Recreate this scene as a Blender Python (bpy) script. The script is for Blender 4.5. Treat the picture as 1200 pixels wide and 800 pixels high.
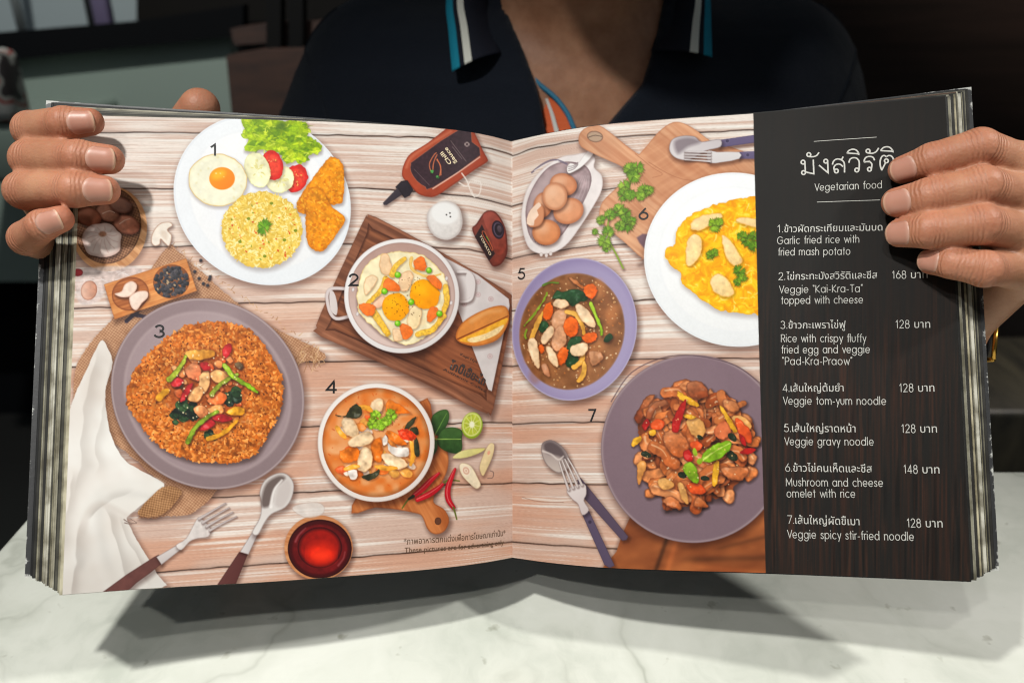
import bpy, math, time
import numpy as np
from mathutils import Vector, Matrix

SC = bpy.context.scene
COL = SC.collection
for o in list(bpy.data.objects): bpy.data.objects.remove(o)

# ---------------------------------------------------------------- camera
PITCH = math.radians(25.0)
CAM_Z = 1.06                       # lens height above the floor; the table top is at 0.75
TABLE_Z = 0.75
cam = bpy.data.cameras.new('camera'); camo = bpy.data.objects.new('camera', cam); COL.objects.link(camo)
camo.location = (0, 0, CAM_Z); camo.rotation_euler = (math.radians(90)-PITCH, 0, 0)
cam.sensor_width = 36.0; cam.lens = 28.0; cam.clip_start = 0.02; cam.clip_end = 200
cam.dof.use_dof = True; cam.dof.focus_distance = 0.385; cam.dof.aperture_fstop = 7.5
SC.camera = camo
SC.cycles.filter_width = 1.1

# ---------------------------------------------------------------- light of the room
w = bpy.data.worlds.new('World'); SC.world = w; w.use_nodes = True
bg = w.node_tree.nodes['Background']; bg.inputs[0].default_value = (0.80, 0.92, 1.0, 1); bg.inputs[1].default_value = 0.10

def lamp(name, loc, tgt, power, radius, col, cone=70, blend=.6):
    l = bpy.data.lights.new(name, 'SPOT'); l.energy = power; l.shadow_soft_size = radius; l.color = col
    l.spot_size = math.radians(cone); l.spot_blend = blend
    o = bpy.data.objects.new(name, l); COL.objects.link(o); o.location = loc
    o.rotation_euler = (Vector(tgt)-Vector(loc)).to_track_quat('-Z', 'Y').to_euler()
    return o
lamp('pendant_spot', (-0.37, 0.0, 1.80), (-.02, .19, .82), 40, .030, (1.0, .99, .95), 62, .75)
lamp('ceiling_or_added_spot', (-0.72, -0.93, 2.40), (-.02, .13, .80), 29, .030, (1.0, .985, .95), 28, .7)
lamp('ceiling_or_added_spot', (-0.36, -0.66, 2.40), (0.05, .13, .80), 22, .030, (1.0, .985, .95), 29, .7)
lamp('ceiling_or_added_spot', (1.15, 0.12, 2.15), (.10, .19, .78), 62, .06, (1.0, .985, .95), 31, .7)
lamp('ceiling_or_added_spot', (1.1, .8, 2.6), (1.0, 1.75, 1.1), 190, .05, (1.0, .92, .84), 70)  # added spot without a known fixture, brightens the dark wood wall at right
lamp('ceiling_or_added_spot', (-0.9, 1.1, 2.7), (-.95, 1.9, .9), 80, .05, (.95, 1.0, .96), 80)  # added background spot, put in to light the pale partition at left
SC.view_settings.view_transform = 'Standard'; SC.view_settings.look = 'None'
SC.view_settings.exposure = 0.0; SC.view_settings.gamma = 1.0; SC.view_settings.use_curve_mapping = False

CP, SP_ = math.cos(PITCH), math.sin(PITCH)
FPX = 933.333
def W(P):
    """from the measuring frame (right, up, forward, metres from the lens) to the room"""
    P = np.asarray(P, float)
    return np.stack([P[..., 0], P[..., 2]*CP+P[..., 1]*SP_, CAM_Z+P[..., 1]*CP-P[..., 2]*SP_], -1)
def at(px, py, Z):
    """a point measured on the photograph (1200 x 800) at a distance Z along the lens axis"""
    return W([(px-600)/FPX*Z, (400-py)/FPX*Z, Z])

# ---------------------------------------------------------------- object helpers
def tag(o, label, cat, group=None):
    o['label'] = label; o['category'] = cat
    if group: o['group'] = group
    return o
def empty(name, loc, label, cat):
    o = bpy.data.objects.new(name, None); COL.objects.link(o); o.location = loc; o.empty_display_size = .05
    return tag(o, label, cat)
def mesh_obj(name, V, F, mat, parent=None, smooth=True):
    me = bpy.data.meshes.new(name)
    V = np.asarray(V, np.float32)
    if isinstance(F, np.ndarray):
        nf, k = F.shape
        me.vertices.add(len(V)); me.vertices.foreach_set('co', V.ravel())
        me.loops.add(nf*k); me.loops.foreach_set('vertex_index', F.astype(np.int32).ravel())
        me.polygons.add(nf); me.polygons.foreach_set('loop_start', np.arange(0, nf*k, k, dtype=np.int32))
        me.polygons.foreach_set('loop_total', np.full(nf, k, np.int32))
        me.update(calc_edges=True)
    else:
        me.from_pydata([tuple(map(float, v)) for v in V], [], F); me.update()
    if smooth: me.polygons.foreach_set('use_smooth', np.ones(len(me.polygons), bool))
    if mat is not None: me.materials.append(mat)
    o = bpy.data.objects.new(name, me); COL.objects.link(o)
    if parent is not None:
        o.parent = parent; o.matrix_parent_inverse = root_inv(parent)
    return o
def root_inv(p):
    """things are built in room coordinates; a part's parent may be an Empty standing elsewhere"""
    return Matrix.Translation(p.location).inverted() if p.type == 'EMPTY' else Matrix.Identity(4)
def attr(o, name, data, kind='FLOAT'):
    a = o.data.attributes.new(name, kind, 'POINT')
    a.data.foreach_set('color' if kind == 'FLOAT_COLOR' else 'value', np.asarray(data, np.float32).ravel())

def box(x0, x1, y0, y1, z0, z1, bev=0.0):
    """rounded box as vertices and faces"""
    import bmesh
    bm = bmesh.new(); bmesh.ops.create_cube(bm, size=1)
    for v in bm.verts:
        v.co = Vector((x0 if v.co.x < 0 else x1, y0 if v.co.y < 0 else y1, z0 if v.co.z < 0 else z1))
    if bev: bmesh.ops.bevel(bm, geom=bm.edges[:], offset=bev, segments=3, affect='EDGES', profile=.5)
    bm.verts.index_update()
    V = [tuple(v.co) for v in bm.verts]; F = [[v.index for v in f.verts] for f in bm.faces]; bm.free()
    return V, F
def tube(pts, r, n=10, cap=True):
    P = np.array(pts, float); m = len(P); r = np.broadcast_to(np.asarray(r, float), (m,))
    T = np.gradient(P, axis=0); T /= np.linalg.norm(T, axis=1)[:, None]
    ref = np.array([0, 0, 1.0]) if abs(T[0][2]) < .9 else np.array([1.0, 0, 0])
    V = []; F = []; a = ref
    for i in range(m):
        a = a-T[i]*np.dot(a, T[i]); a /= np.linalg.norm(a); b = np.cross(T[i], a)
        for j in range(n):
            t = 2*math.pi*j/n; V.append(P[i]+r[i]*(math.cos(t)*a+math.sin(t)*b))
    for i in range(m-1):
        for j in range(n): F.append([i*n+j, i*n+(j+1) % n, (i+1)*n+(j+1) % n, (i+1)*n+j])
    if cap: F += [list(range(n))[::-1], [(m-1)*n+j for j in range(n)]]
    return V, F
def join(*vf):
    V = []; F = []
    for v, f in vf:
        b = len(V); V += [tuple(x) for x in v]; F += [[i+b for i in q] for q in f]
    return V, F

# ---------------------------------------------------------------- materials
def mat(name, col=(.5, .5, .5), rough=.5, spec=.5, metal=0.0):
    m = bpy.data.materials.new(name); m.use_nodes = True
    b = m.node_tree.nodes['Principled BSDF']
    b.inputs['Base Color'].default_value = (*col, 1); b.inputs['Roughness'].default_value = rough
    b.inputs['Metallic'].default_value = metal; b.inputs['Specular IOR Level'].default_value = spec
    return m, m.node_tree, b
def node(nt, t, **kw):
    n = nt.nodes.new(t)
    for k, v in kw.items():
        if k.startswith('i_'):
            key = k[2:]
            n.inputs[int(key) if key.isdigit() else key.replace('_', ' ')].default_value = v
        else: setattr(n, k, v)
    return n
def ramp(nt, stops):
    r = nt.nodes.new('ShaderNodeValToRGB'); e = r.color_ramp.elements
    while len(e) < len(stops): e.new(.5)
    for q, (p, c) in zip(e, stops): q.position = p; q.color = (*c, 1)
    return r
def bump(nt, b, src, strength, dist):
    n = node(nt, 'ShaderNodeBump', i_Strength=strength, i_Distance=dist)
    nt.links.new(src, n.inputs['Height']); nt.links.new(n.outputs[0], b.inputs['Normal']); return n
def s2l(c):
    c = np.asarray(c, np.float64)/255.; return tuple(np.where(c <= .04045, c/12.92, ((c+.055)/1.055)**2.4))

def surface_nets(f, lo, hi, h, newton=2):
    """closed surface f = 0 as quads"""
    lo = np.array(lo, float); n = np.ceil((np.array(hi)-lo)/h).astype(int)+1
    ax = [lo[i]+h*np.arange(n[i]) for i in range(3)]
    G = np.stack(np.meshgrid(*ax, indexing='ij'), -1).reshape(-1, 3)
    D = np.concatenate([f(G[i:i+400000]) for i in range(0, len(G), 400000)]).reshape(n)
    S = D < 0
    nc = n-1
    c = [S[i:nc[0]+i, j:nc[1]+j, k:nc[2]+k] for i in (0, 1) for j in (0, 1) for k in (0, 1)]
    cnt = sum(x.astype(np.int8) for x in c); act = (cnt > 0) & (cnt < 8)
    acc = np.zeros(tuple(nc)+(3,), np.float32); num = np.zeros(nc, np.float32)
    for a in range(3):
        b1, b2 = [x for x in range(3) if x != a]
        for u in (0, 1):
            for v in (0, 1):
                o0 = [0, 0, 0]; o0[b1] = u; o0[b2] = v; o1 = list(o0); o1[a] = 1
                d0 = D[o0[0]:nc[0]+o0[0], o0[1]:nc[1]+o0[1], o0[2]:nc[2]+o0[2]]; d1 = D[o1[0]:nc[0]+o1[0], o1[1]:nc[1]+o1[1], o1[2]:nc[2]+o1[2]]
                k = (d0 < 0) != (d1 < 0)
                t = np.where(k, d0/np.where(k, d0-d1, 1), 0)
                for q in range(3):
                    acc[..., q] += np.where(k, o0[q]+(t if q == a else 0), 0)
                num += k
    idx = np.full(tuple(nc), -1, np.int64); I = np.argwhere(act); idx[act] = np.arange(len(I))
    V = lo+h*(I+acc[act]/num[act][:, None])
    F = []
    for a in range(3):
        b1, b2 = (a+1) % 3, (a+2) % 3
        s0 = [slice(0, n[i]) for i in range(3)]; s1 = list(s0); s0[a] = slice(0, n[a]-1); s1[a] = slice(1, n[a])
        A = S[tuple(s0)]; B = S[tuple(s1)]; E = np.argwhere(A != B)
        ok = (E[:, b1] > 0) & (E[:, b2] > 0) & (E[:, b1] < nc[b1]) & (E[:, b2] < nc[b2]); E = E[ok]
        sg = A[tuple(E.T)]
        def cell(d1, d2):
            Q = E.copy(); Q[:, b1] -= d1; Q[:, b2] -= d2; return idx[tuple(Q.T)]
        q = np.stack([cell(1, 1), cell(0, 1), cell(0, 0), cell(1, 0)], 1)
        q[~sg] = q[~sg][:, ::-1]; F.append(q)
    F = np.concatenate(F)
    for _ in range(newton):
        e = h*.25; d = f(V); g = np.stack([(f(V+e*np.eye(3)[i])-f(V-e*np.eye(3)[i]))/(2*e) for i in range(3)], 1)
        g2 = (g*g).sum(1)+1e-6; st = np.clip(d/g2, -h, h)[:, None]*g; V = V-st*.9
    return V, F
def cap_sdf(P, a, b, ra, rb):
    a = np.asarray(a); b = np.asarray(b); e = b-a
    t = np.clip((P-a)@e/(e@e), 0, 1)
    return np.linalg.norm(P-a-t[:, None]*e, axis=1)-(ra+(rb-ra)*t)
def smin(a, b, k):
    h = np.clip(.5+.5*(b-a)/k, 0, 1); return b+(a-b)*h-k*h*(1-h)
def ell_sdf(P, c, r):
    q = (P-np.asarray(c))/np.asarray(r); k0 = np.linalg.norm(q, axis=1); k1 = np.linalg.norm(q/np.asarray(r), axis=1)+1e-9
    return k0*(k0-1)/k1
# ---------------------------------------------------------------- table and room
m_marb, nt, b = mat('white_marble', rough=.22, spec=.5)
tc = node(nt, 'ShaderNodeTexCoord')
nw = node(nt, 'ShaderNodeTexNoise', i_Scale=5.0, i_Detail=5.0); nt.links.new(tc.outputs['Object'], nw.inputs['Vector'])
mxv = node(nt, 'ShaderNodeMix', data_type='RGBA', blend_type='LINEAR_LIGHT'); mxv.inputs[0].default_value = .16
nt.links.new(tc.outputs['Object'], mxv.inputs[6]); nt.links.new(nw.outputs['Color'], mxv.inputs[7])
v1 = node(nt, 'ShaderNodeTexNoise', i_Scale=9.0, i_Detail=8.0, i_Roughness=.62); nt.links.new(mxv.outputs[2], v1.inputs['Vector'])
r1 = ramp(nt, [(.36, (.56, .585, .51)), (.50, (.70, .715, .635)), (.64, (.77, .78, .705))]); nt.links.new(v1.outputs[0], r1.inputs[0])
vv = node(nt, 'ShaderNodeTexVoronoi', feature='DISTANCE_TO_EDGE', i_Scale=7.0); nt.links.new(mxv.outputs[2], vv.inputs['Vector'])
r2 = ramp(nt, [(.0, (.60, .61, .58)), (.022, (.86, .865, .85)), (.09, (1, 1, 1))]); nt.links.new(vv.outputs['Distance'], r2.inputs[0])
nb = node(nt, 'ShaderNodeTexNoise', i_Scale=6.0, i_Detail=3.0); nt.links.new(tc.outputs['Object'], nb.inputs['Vector'])
r3 = ramp(nt, [(.5, (0, 0, 0)), (.66, (.8, .8, .8))]); nt.links.new(nb.outputs[0], r3.inputs[0])
m1 = node(nt, 'ShaderNodeMix', data_type='RGBA', blend_type='MULTIPLY'); nt.links.new(r3.outputs[0], m1.inputs[0]); nt.links.new(r1.outputs[0], m1.inputs[6]); nt.links.new(r2.outputs[0], m1.inputs[7])
sp = node(nt, 'ShaderNodeTexNoise', i_Scale=60.0, i_Detail=3.0); nt.links.new(tc.outputs['Object'], sp.inputs['Vector'])
r4 = ramp(nt, [(.26, (.55, .54, .48)), (.33, (1, 1, 1))]); nt.links.new(sp.outputs[0], r4.inputs[0])
m2 = node(nt, 'ShaderNodeMix', data_type='RGBA', blend_type='MULTIPLY'); m2.inputs[0].default_value = .8; nt.links.new(m1.outputs[2], m2.inputs[6]); nt.links.new(r4.outputs[0], m2.inputs[7])
nt.links.new(m2.outputs[2], b.inputs['Base Color'])
m_iron = mat('black_iron', (.015, .015, .016), .45)[0]
tab = empty('marble_table', (.05, .1, 0), 'white grey-veined marble table top under the open menu', 'table')
v, f = box(-.304, .404, -.26, .457, TABLE_Z-.022, TABLE_Z, .004); mesh_obj('tabletop', v, f, m_marb, tab)
v, f = tube([(.05, .1, .03), (.05, .1, .725)], .035, 20); mesh_obj('leg', v, f, m_iron, tab)
v, f = box(-.17, .27, -.12, .32, 0.004, .03, .008); mesh_obj('base', v, f, m_iron, tab)

def wood(name, c0, c1, scale=(1, 14, 14), rough=.4):
    m, nt, b = mat(name, rough=rough); tc = node(nt, 'ShaderNodeTexCoord'); mp = node(nt, 'ShaderNodeMapping'); mp.inputs['Scale'].default_value = scale
    n = node(nt, 'ShaderNodeTexNoise', i_Scale=3.0, i_Detail=7.0, i_Roughness=.65, i_Distortion=.4)
    nt.links.new(tc.outputs['Object'], mp.inputs[0]); nt.links.new(mp.outputs[0], n.inputs['Vector'])
    r = ramp(nt, [(.3, c0), (.7, c1)]); nt.links.new(n.outputs[0], r.inputs[0]); nt.links.new(r.outputs[0], b.inputs['Base Color']); return m
m_wall = wood('dark_wood_wall', (.03, .02, .016), (.06, .036, .028), (1, 9, 14))
m_chair = wood('walnut', (.028, .009, .005), (.085, .030, .016), (3, 3, 16), .75)
def structure(name, v, f, m):
    o = mesh_obj(name, v, f, m); o['kind'] = 'structure'; return o
m_floor, nt, b = mat('dark_floor', (.02, .019, .018), .35)
structure('floor', [(-6, -3, 0), (6, -3, 0), (6, 7, 0), (-6, 7, 0)], [[0, 1, 2, 3]], m_floor)
v, f = box(.35, 6, 1.75, 1.9, 0, 3.0); structure('wall', v, f, m_wall)
v, f = box(-6, 6, 3.4, 3.6, 0, 3.2); structure('rear_wall', v, f, mat('grey_plaster', (.09, .09, .088), .8)[0])
# pale half-height panel with a black rail, and the glass screen above it
m_panel, nt, b = mat('pale_panel', s2l((142, 154, 143)), .6)
m_rail = mat('black_rail', (.004, .004, .005), .8, .08)[0]
par = empty('half_height_partition', (-1.0, 1.9, 0), 'pale grey-green half-height partition topped by a black rail, at the left', 'partition')
def quad_px(P, Z, t, px):
    """a flat panel standing in the room, from its outline and distance, t thick"""
    A = np.array([at(x, y, Z) for x, y in P]); Bk = A+np.array([0, t, 0]); n = len(P)
    V = np.concatenate([A, Bk]); F = [list(range(n)), list(range(n, 2*n))[::-1]]+[[(i+1) % n, i, n+i, n+(i+1) % n] for i in range(n)]
    return V, F
v, f = quad_px([(-260, 96), (268, 36), (277, 150), (262, 330), (-260, 330)], 1.9, .05, 0); mesh_obj('panel', v, f, m_panel, par, smooth=False)
v, f = quad_px([(-260, 60), (150, 26), (285, 6), (285, 42), (-260, 100)], 1.86, .04, 0); mesh_obj('rail', v, f, m_rail, par, smooth=False)
m_grey = mat('grey_glass', s2l((166, 174, 176)), .35)[0]
scr = empty('glass_screen', at(60, 20, 2.3).tolist(), 'grey glass screen above the black rail, at the left', 'screen')
v, f = quad_px([(-300, -160), (165, -200), (165, 60), (-300, 110)], 2.3, .02, 0); mesh_obj('pane', v, f, m_grey, scr, smooth=False)
p0 = at(27, 40, 2.2); v, f = tube([p0+[0, 0, -.05], p0+[0, 0, .5]], .012, 12)
mesh_obj('post', v, f, mat('white_paint', (.55, .57, .56), .4)[0], scr)
p0 = at(122, 22, 2.1); v, f = box(p0[0]-.022, p0[0]+.022, p0[1]-.02, p0[1]+.02, p0[2]-.03, p0[2]+.14, .012)
o = mesh_obj('small_bottle', v, f, mat('lilac_plastic', s2l((132, 118, 150)), .4)[0]); tag(o, 'lilac bottle standing on the black rail', 'bottle')
p0 = at(112, 14, 2.14); v, f = box(p0[0]-.02, p0[0]+.02, p0[1]-.02, p0[1]+.02, p0[2]-.05, p0[2]+.04, .008)
o = mesh_obj('dark_jar', v, f, m_iron); tag(o, 'small dark jar beside the lilac bottle on the rail', 'jar')
# red and white thing at the far left
m_rw, nt, b = mat('red_white_print', rough=.5); tc = node(nt, 'ShaderNodeTexCoord'); n1 = node(nt, 'ShaderNodeTexNoise', i_Scale=17.0, i_Detail=2.0); nt.links.new(tc.outputs['Object'], n1.inputs['Vector'])
r = ramp(nt, [(.42, (.5, .48, .44)), (.5, (.36, .05, .035)), (.56, (.42, .4, .36)), (.64, (.05, .04, .04))]); r.color_ramp.interpolation = 'CONSTANT'; nt.links.new(n1.outputs[0], r.inputs[0]); nt.links.new(r.outputs[0], b.inputs['Base Color'])
a_, b_ = at(-46, 145, 1.55), at(17, 56, 1.55); v, f = box(a_[0], b_[0], a_[1], a_[1]+.08, a_[2], b_[2], .02); o = mesh_obj('snack_bag', v, f, m_rw); tag(o, 'red and white printed bag at the far left edge', 'bag')
a_, b_ = at(-90, 205, 1.6), at(52, 142, 1.6); v, f = box(a_[0], b_[0], a_[1], a_[1]+.4, a_[2]-.02, b_[2], .015)
o = mesh_obj('side_counter', v, f, m_panel); tag(o, 'pale counter end below the red and white bag', 'counter')
v, f = quad_px([(-300, 208), (270, 140), (300, 900), (-300, 900)], 2.1, .1, 0); o = mesh_obj('booth_side', v, f, m_rail, smooth=False); tag(o, 'black booth side below the pale panel', 'booth')
# wooden chair behind the shoulder
ch = empty('wooden_chair', at(300, 90, 1.35).tolist(), 'dark brown wooden chair behind the left shoulder of the person', 'chair')
v, f = quad_px([(265, 66), (300, 60), (420, 56), (420, 190), (277, 190)], 1.32, .05, 0); mesh_obj('backrest', v, f, m_chair, ch, smooth=False)
v, f = quad_px([(270, 34), (310, 28), (420, 22), (420, 44), (274, 53)], 1.38, .06, 0); mesh_obj('top_rail', v, f, m_chair, ch, smooth=False)
for x in (312, 338):
    v, f = quad_px([(x, -40), (x+17, -40), (x+17, 62), (x, 64)], 1.36, .03, 0); mesh_obj('post', v, f, mat('dark_post', (.005, .004, .004), .7, .1)[0], ch, smooth=False)
v, f = quad_px([(160, -240), (620, -240), (620, 30), (160, 24)], 2.2, .05, 0); o = mesh_obj('dark_divider', v, f, mat('dark_stain', (.008, .006, .005), .7, .1)[0], smooth=False); tag(o, 'dark wooden divider behind the chair and the person', 'divider')
# pale stripe of a bench seen low at the right
a_ = at(1178, 470, 1.3); v, f = box(a_[0]-.08, a_[0]+.5, a_[1], a_[1]+.3, a_[2]-.4, a_[2]-.02, .01); o = mesh_obj('bench', v, f, wood('bench_wood', (.01, .01, .009), (.05, .045, .03), (9, 2, 3))); tag(o, 'dark streaked bench low behind the right edge of the menu', 'bench')
# ---------------------------------------------------------------- the printed spread, drawn shape by shape
# Everything below is ink on the two pages.  Shapes are given in the millimetre-like
# measuring grid of the printed sheet (u to the right, v downward), KP samples per unit.
KP = 2.0
U0, V0, U1, V1 = 56.0, 102.0, 1152.0, 712.0
NW, NH = int((U1-U0)*KP), int((V1-V0)*KP)
INK = np.zeros((NH, NW, 3), np.float32)
PID = np.zeros((NH, NW), np.uint8)
PNAMES = ['page']
_cur = [0]
_clip = [None]
WET = [0.0]        # how irregular and glossy the photographed food is
prng = np.random.RandomState(11)
_lat = np.random.RandomState(5).rand(8, 257, 257).astype(np.float32)
_lat[:, 256, :] = _lat[:, 0, :]; _lat[:, :, 256] = _lat[:, :, 0]

def vnoise(X, Y, s, k=0):
    x = (X/s + 37.7*k + 512) % 256.0; y = (Y/s + 91.3*k + 512) % 256.0
    xi = x.astype(np.int32); yi = y.astype(np.int32)
    fx = x-xi; fy = y-yi
    fx = fx*fx*(3-2*fx); fy = fy*fy*(3-2*fy)
    L = _lat[k % 8]
    a = L[yi, xi]; b = L[yi, xi+1]; c = L[yi+1, xi]; d = L[yi+1, xi+1]
    return (a*(1-fx)+b*fx)*(1-fy)+(c*(1-fx)+d*fx)*fy

def fbm(X, Y, s, k=0, o=3):
    r = 0; a = .5; t = 0
    for i in range(o):
        r = r+a*vnoise(X, Y, s, k+i); t += a; a *= .5; s *= .5
    return r/t

def item(name):
    PNAMES.append(name); _cur[0] = len(PNAMES)-1

def rgb(c):
    return np.array(c, np.float32)/255.0

def ss(a, b, x):
    t = np.clip((x-a)/(b-a), 0, 1); return t*t*(3-2*t)

class Sh:
    """a shape: signed distance function and bounding box"""
    def __init__(s, f, box): s.f = f; s.box = box

def ell(cx, cy, rx, ry=None, rot=0):
    ry = rx if ry is None else ry
    c, n = math.cos(math.radians(rot)), math.sin(math.radians(rot))
    def f(X, Y):
        dx = X-cx; dy = Y-cy
        p = (dx*c+dy*n)/rx; q = (-dx*n+dy*c)/ry
        r = np.sqrt(p*p+q*q)+1e-6
        g = np.sqrt((p/rx)**2+(q/ry)**2)+1e-6
        return (r-1)*r/g
    m = max(rx, ry)
    return Sh(f, (cx-m, cy-m, cx+m, cy+m))

def curve(pts, n=6, closed=True):
    P = np.array(pts, float); N = len(P); out = []
    rngi = range(N if closed else N-1)
    for i in rngi:
        if closed: a, b, c, d = P[(i-1) % N], P[i], P[(i+1) % N], P[(i+2) % N]
        else: a, b, c, d = P[max(i-1, 0)], P[i], P[i+1], P[min(i+2, N-1)]
        for t in np.arange(n)/n:
            out.append(.5*((2*b)+(-a+c)*t+(2*a-5*b+4*c-d)*t*t+(-a+3*b-3*c+d)*t**3))
    if not closed: out.append(P[-1])
    return np.array(out)

def poly(pts, smooth=0):
    P = curve(pts, smooth) if smooth else np.array(pts, float)
    Q = np.roll(P, -1, 0)
    def f(X, Y):
        d = np.full(X.shape, 1e9, np.float32); ins = np.zeros(X.shape, bool)
        for (ax, ay), (bx, by) in zip(P, Q):
            ex, ey = bx-ax, by-ay
            L = ex*ex+ey*ey
            if L < 1e-9: continue
            wx = X-ax; wy = Y-ay
            t = np.clip((wx*ex+wy*ey)/L, 0, 1)
            d = np.minimum(d, (wx-ex*t)**2+(wy-ey*t)**2)
            if ay != by:
                k = ((ay <= Y) & (by > Y)) | ((by <= Y) & (ay > Y))
                ins ^= k & (X < ax+(Y-ay)/(by-ay)*ex)
        d = np.sqrt(d)
        return np.where(ins, -d, d)
    return Sh(f, (P[:, 0].min(), P[:, 1].min(), P[:, 0].max(), P[:, 1].max()))

def stroke(pts, w0, w1=None, smooth=5, mid=None):
    P = curve(pts, smooth, False) if smooth and len(pts) > 2 else np.array(pts, float)
    w1 = w0 if w1 is None else w1
    L = np.concatenate([[0], np.cumsum(np.linalg.norm(np.diff(P, axis=0), axis=1))]); L = L/max(L[-1], 1e-6)
    W = w0+(w1-w0)*L
    if mid is not None: W = W+(mid-(w0+w1)/2)*4*L*(1-L)
    def f(X, Y):
        d = np.full(X.shape, 1e9, np.float32)
        for i in range(len(P)-1):
            ax, ay = P[i]; ex, ey = P[i+1]-P[i]
            l2 = ex*ex+ey*ey+1e-9
            t = np.clip(((X-ax)*ex+(Y-ay)*ey)/l2, 0, 1)
            d = np.minimum(d, np.sqrt((X-ax-ex*t)**2+(Y-ay-ey*t)**2)-(W[i]+(W[i+1]-W[i])*t))
        return d
    m = W.max()
    return Sh(f, (P[:, 0].min()-m, P[:, 1].min()-m, P[:, 0].max()+m, P[:, 1].max()+m))

def win(box, pad):
    x0 = max(int((box[0]-pad-U0)*KP), 0); x1 = min(int((box[2]+pad-U0)*KP)+2, NW)
    y0 = max(int((box[1]-pad-V0)*KP), 0); y1 = min(int((box[3]+pad-V0)*KP)+2, NH)
    if x1 <= x0 or y1 <= y0: return None
    X, Y = np.meshgrid((np.arange(x0, x1)/KP+U0).astype(np.float32), (np.arange(y0, y1)/KP+V0).astype(np.float32))
    return slice(y0, y1), slice(x0, x1), X, Y

def clipmask(X):
    c = _clip[0]
    if c is None: return 1.0
    return ((X >= c[0]) & (X < c[1])).astype(np.float32)

def draw(sh, col, var=0, vs=8, vk=0, soft=.5, rough=0, rs=6, edge=None, lite=None, tone=None, shadow=None, alpha=1.0, inset=None, own=True):
    """col: ink; var: tone variation; rough: ragged outline; edge=(ink,width,amount) darker rim;
    lite=(dx,dy,amount,ink) photographed highlight side; shadow=(dx,dy,blur,amount) printed shadow"""
    if shadow:
        dx, dy, bl, am = shadow
        w = win(sh.box, bl+max(abs(dx), abs(dy)))
        if w:
            sy, sx, X, Y = w
            d = sh.f(X-dx, Y-dy)
            m = am*(1-ss(-bl*.5, bl, d))*clipmask(X)
            INK[sy, sx] *= (1-m)[..., None]*np.array([1, 1, 1], np.float32)+m[..., None]*np.array([.2, .1, .08], np.float32)
    wet = WET[0] if (own and soft < 2 and min(sh.box[2]-sh.box[0], sh.box[3]-sh.box[1]) > 2.5) else 0
    if wet and not rough: rough, rs = min(1.1, .08*min(sh.box[2]-sh.box[0], sh.box[3]-sh.box[1])), 4.5
    w = win(sh.box, rough+2)
    if w is None: return
    sy, sx, X, Y = w
    d = sh.f(X, Y)
    if rough: d = d+rough*(fbm(X, Y, rs, vk+3, 2)-.5)*2
    m = np.clip(.5-d/soft, 0, 1)*alpha*clipmask(X)
    if isinstance(col, tuple) and len(col) == 3 and not callable(col): C = np.broadcast_to(rgb(col), X.shape+(3,)).copy()
    else: C = col(X, Y, d)
    if var: C = C*(1+var*(fbm(X, Y, vs, vk, 3)-.5)*2)[..., None]
    if lite:
        lx, ly, am, lc = lite
        bx = sh.box; cx = (bx[0]+bx[2])/2; cy = (bx[1]+bx[3])/2; r = max(bx[2]-bx[0], bx[3]-bx[1])/2+1e-3
        g = np.clip(((X-cx)*lx+(Y-cy)*ly)/r/ math.hypot(lx, ly)*.6+.5, 0, 1)[..., None]*am
        C = C*(1-g)+rgb(lc)*g
    if wet:
        h1 = vnoise(X+prng.rand()*50, Y, 7.0, 5); h2 = vnoise(X, Y+prng.rand()*50, 2.6, 6)
        C = C*(1+wet*.6*(h1-.5)+wet*.22*(h2-.5))[..., None]
        g = (ss(.64, .82, h1*.55+h2*.45)*(1-ss(-1.8, -.6, d))*wet*.6)[..., None]
        C = C*(1-g)+(C*.35+.65)*g
        g = (ss(.60, .85, 1-(h1*.7+h2*.3))*wet*.35)[..., None]
        C = C*(1-g*np.array([.45, .6, .7], np.float32))
    if edge:
        ec, ew, ea = edge
        k = (ss(-ew, 0, d)*ea)[..., None]
        C = C*(1-k)+rgb(ec)*k
    C = np.clip(C, 0, 1)
    INK[sy, sx] = INK[sy, sx]*(1-m[..., None])+C*m[..., None]
    if own: PID[sy, sx][m > .5] = _cur[0]

def mix(a, b, t):
    return rgb(a)*(1-t[..., None])+rgb(b)*t[..., None]

def scatter(sh, n, fn, inset=2):
    """call fn(x, y) at n random points inside a shape"""
    b = sh.box; k = 0; tries = 0
    while k < n and tries < n*6:
        tries += 1
        x = b[0]+(b[2]-b[0])*prng.rand(); y = b[1]+(b[3]-b[1])*prng.rand()
        if sh.f(np.array([[x]]), np.array([[y]]))[0, 0] < -inset:
            fn(x, y); k += 1

def R(a, b): return a+(b-a)*prng.rand()
def pick(L): return L[prng.randint(len(L))]

# ---- whitewashed boards
SX = [56, 130, 300, 420, 500, 550, 575, 599.6, 600.4, 630, 690, 780, 912]   # board joints at these columns
SEAMS = [[85, 85, 87, 90, 92, 99, 105, 112, 112, 102, 94, 88, 82],
 [155, 155, 156, 159, 161, 168, 174, 181.5, 182, 172, 163, 157, 151], [221, 221, 221, 220, 225, 230, 235, 241.5, 241, 233, 223, 216, 211],
 [290, 290, 287, 285.5, 289, 292, 297, 304, 303, 296, 288, 284, 280], [362, 360, 355, 352, 353, 356, 359, 364, 364, 360, 355, 350, 349],
 [431, 428, 424, 423, 424, 426, 427, 429, 429, 426, 422, 420, 419], [506, 504, 501, 497, 496, 495.5, 495, 495, 497, 495.5, 494, 493, 492],
 [589, 587, 580, 573, 569, 567, 566, 565, 565, 566, 566.5, 567, 568], [677, 674, 661, 652, 645, 640, 637, 634, 634, 637, 641, 645, 649],
 [755, 750, 740, 732, 725, 720, 716, 712, 712, 715, 720, 726, 732]]

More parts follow.
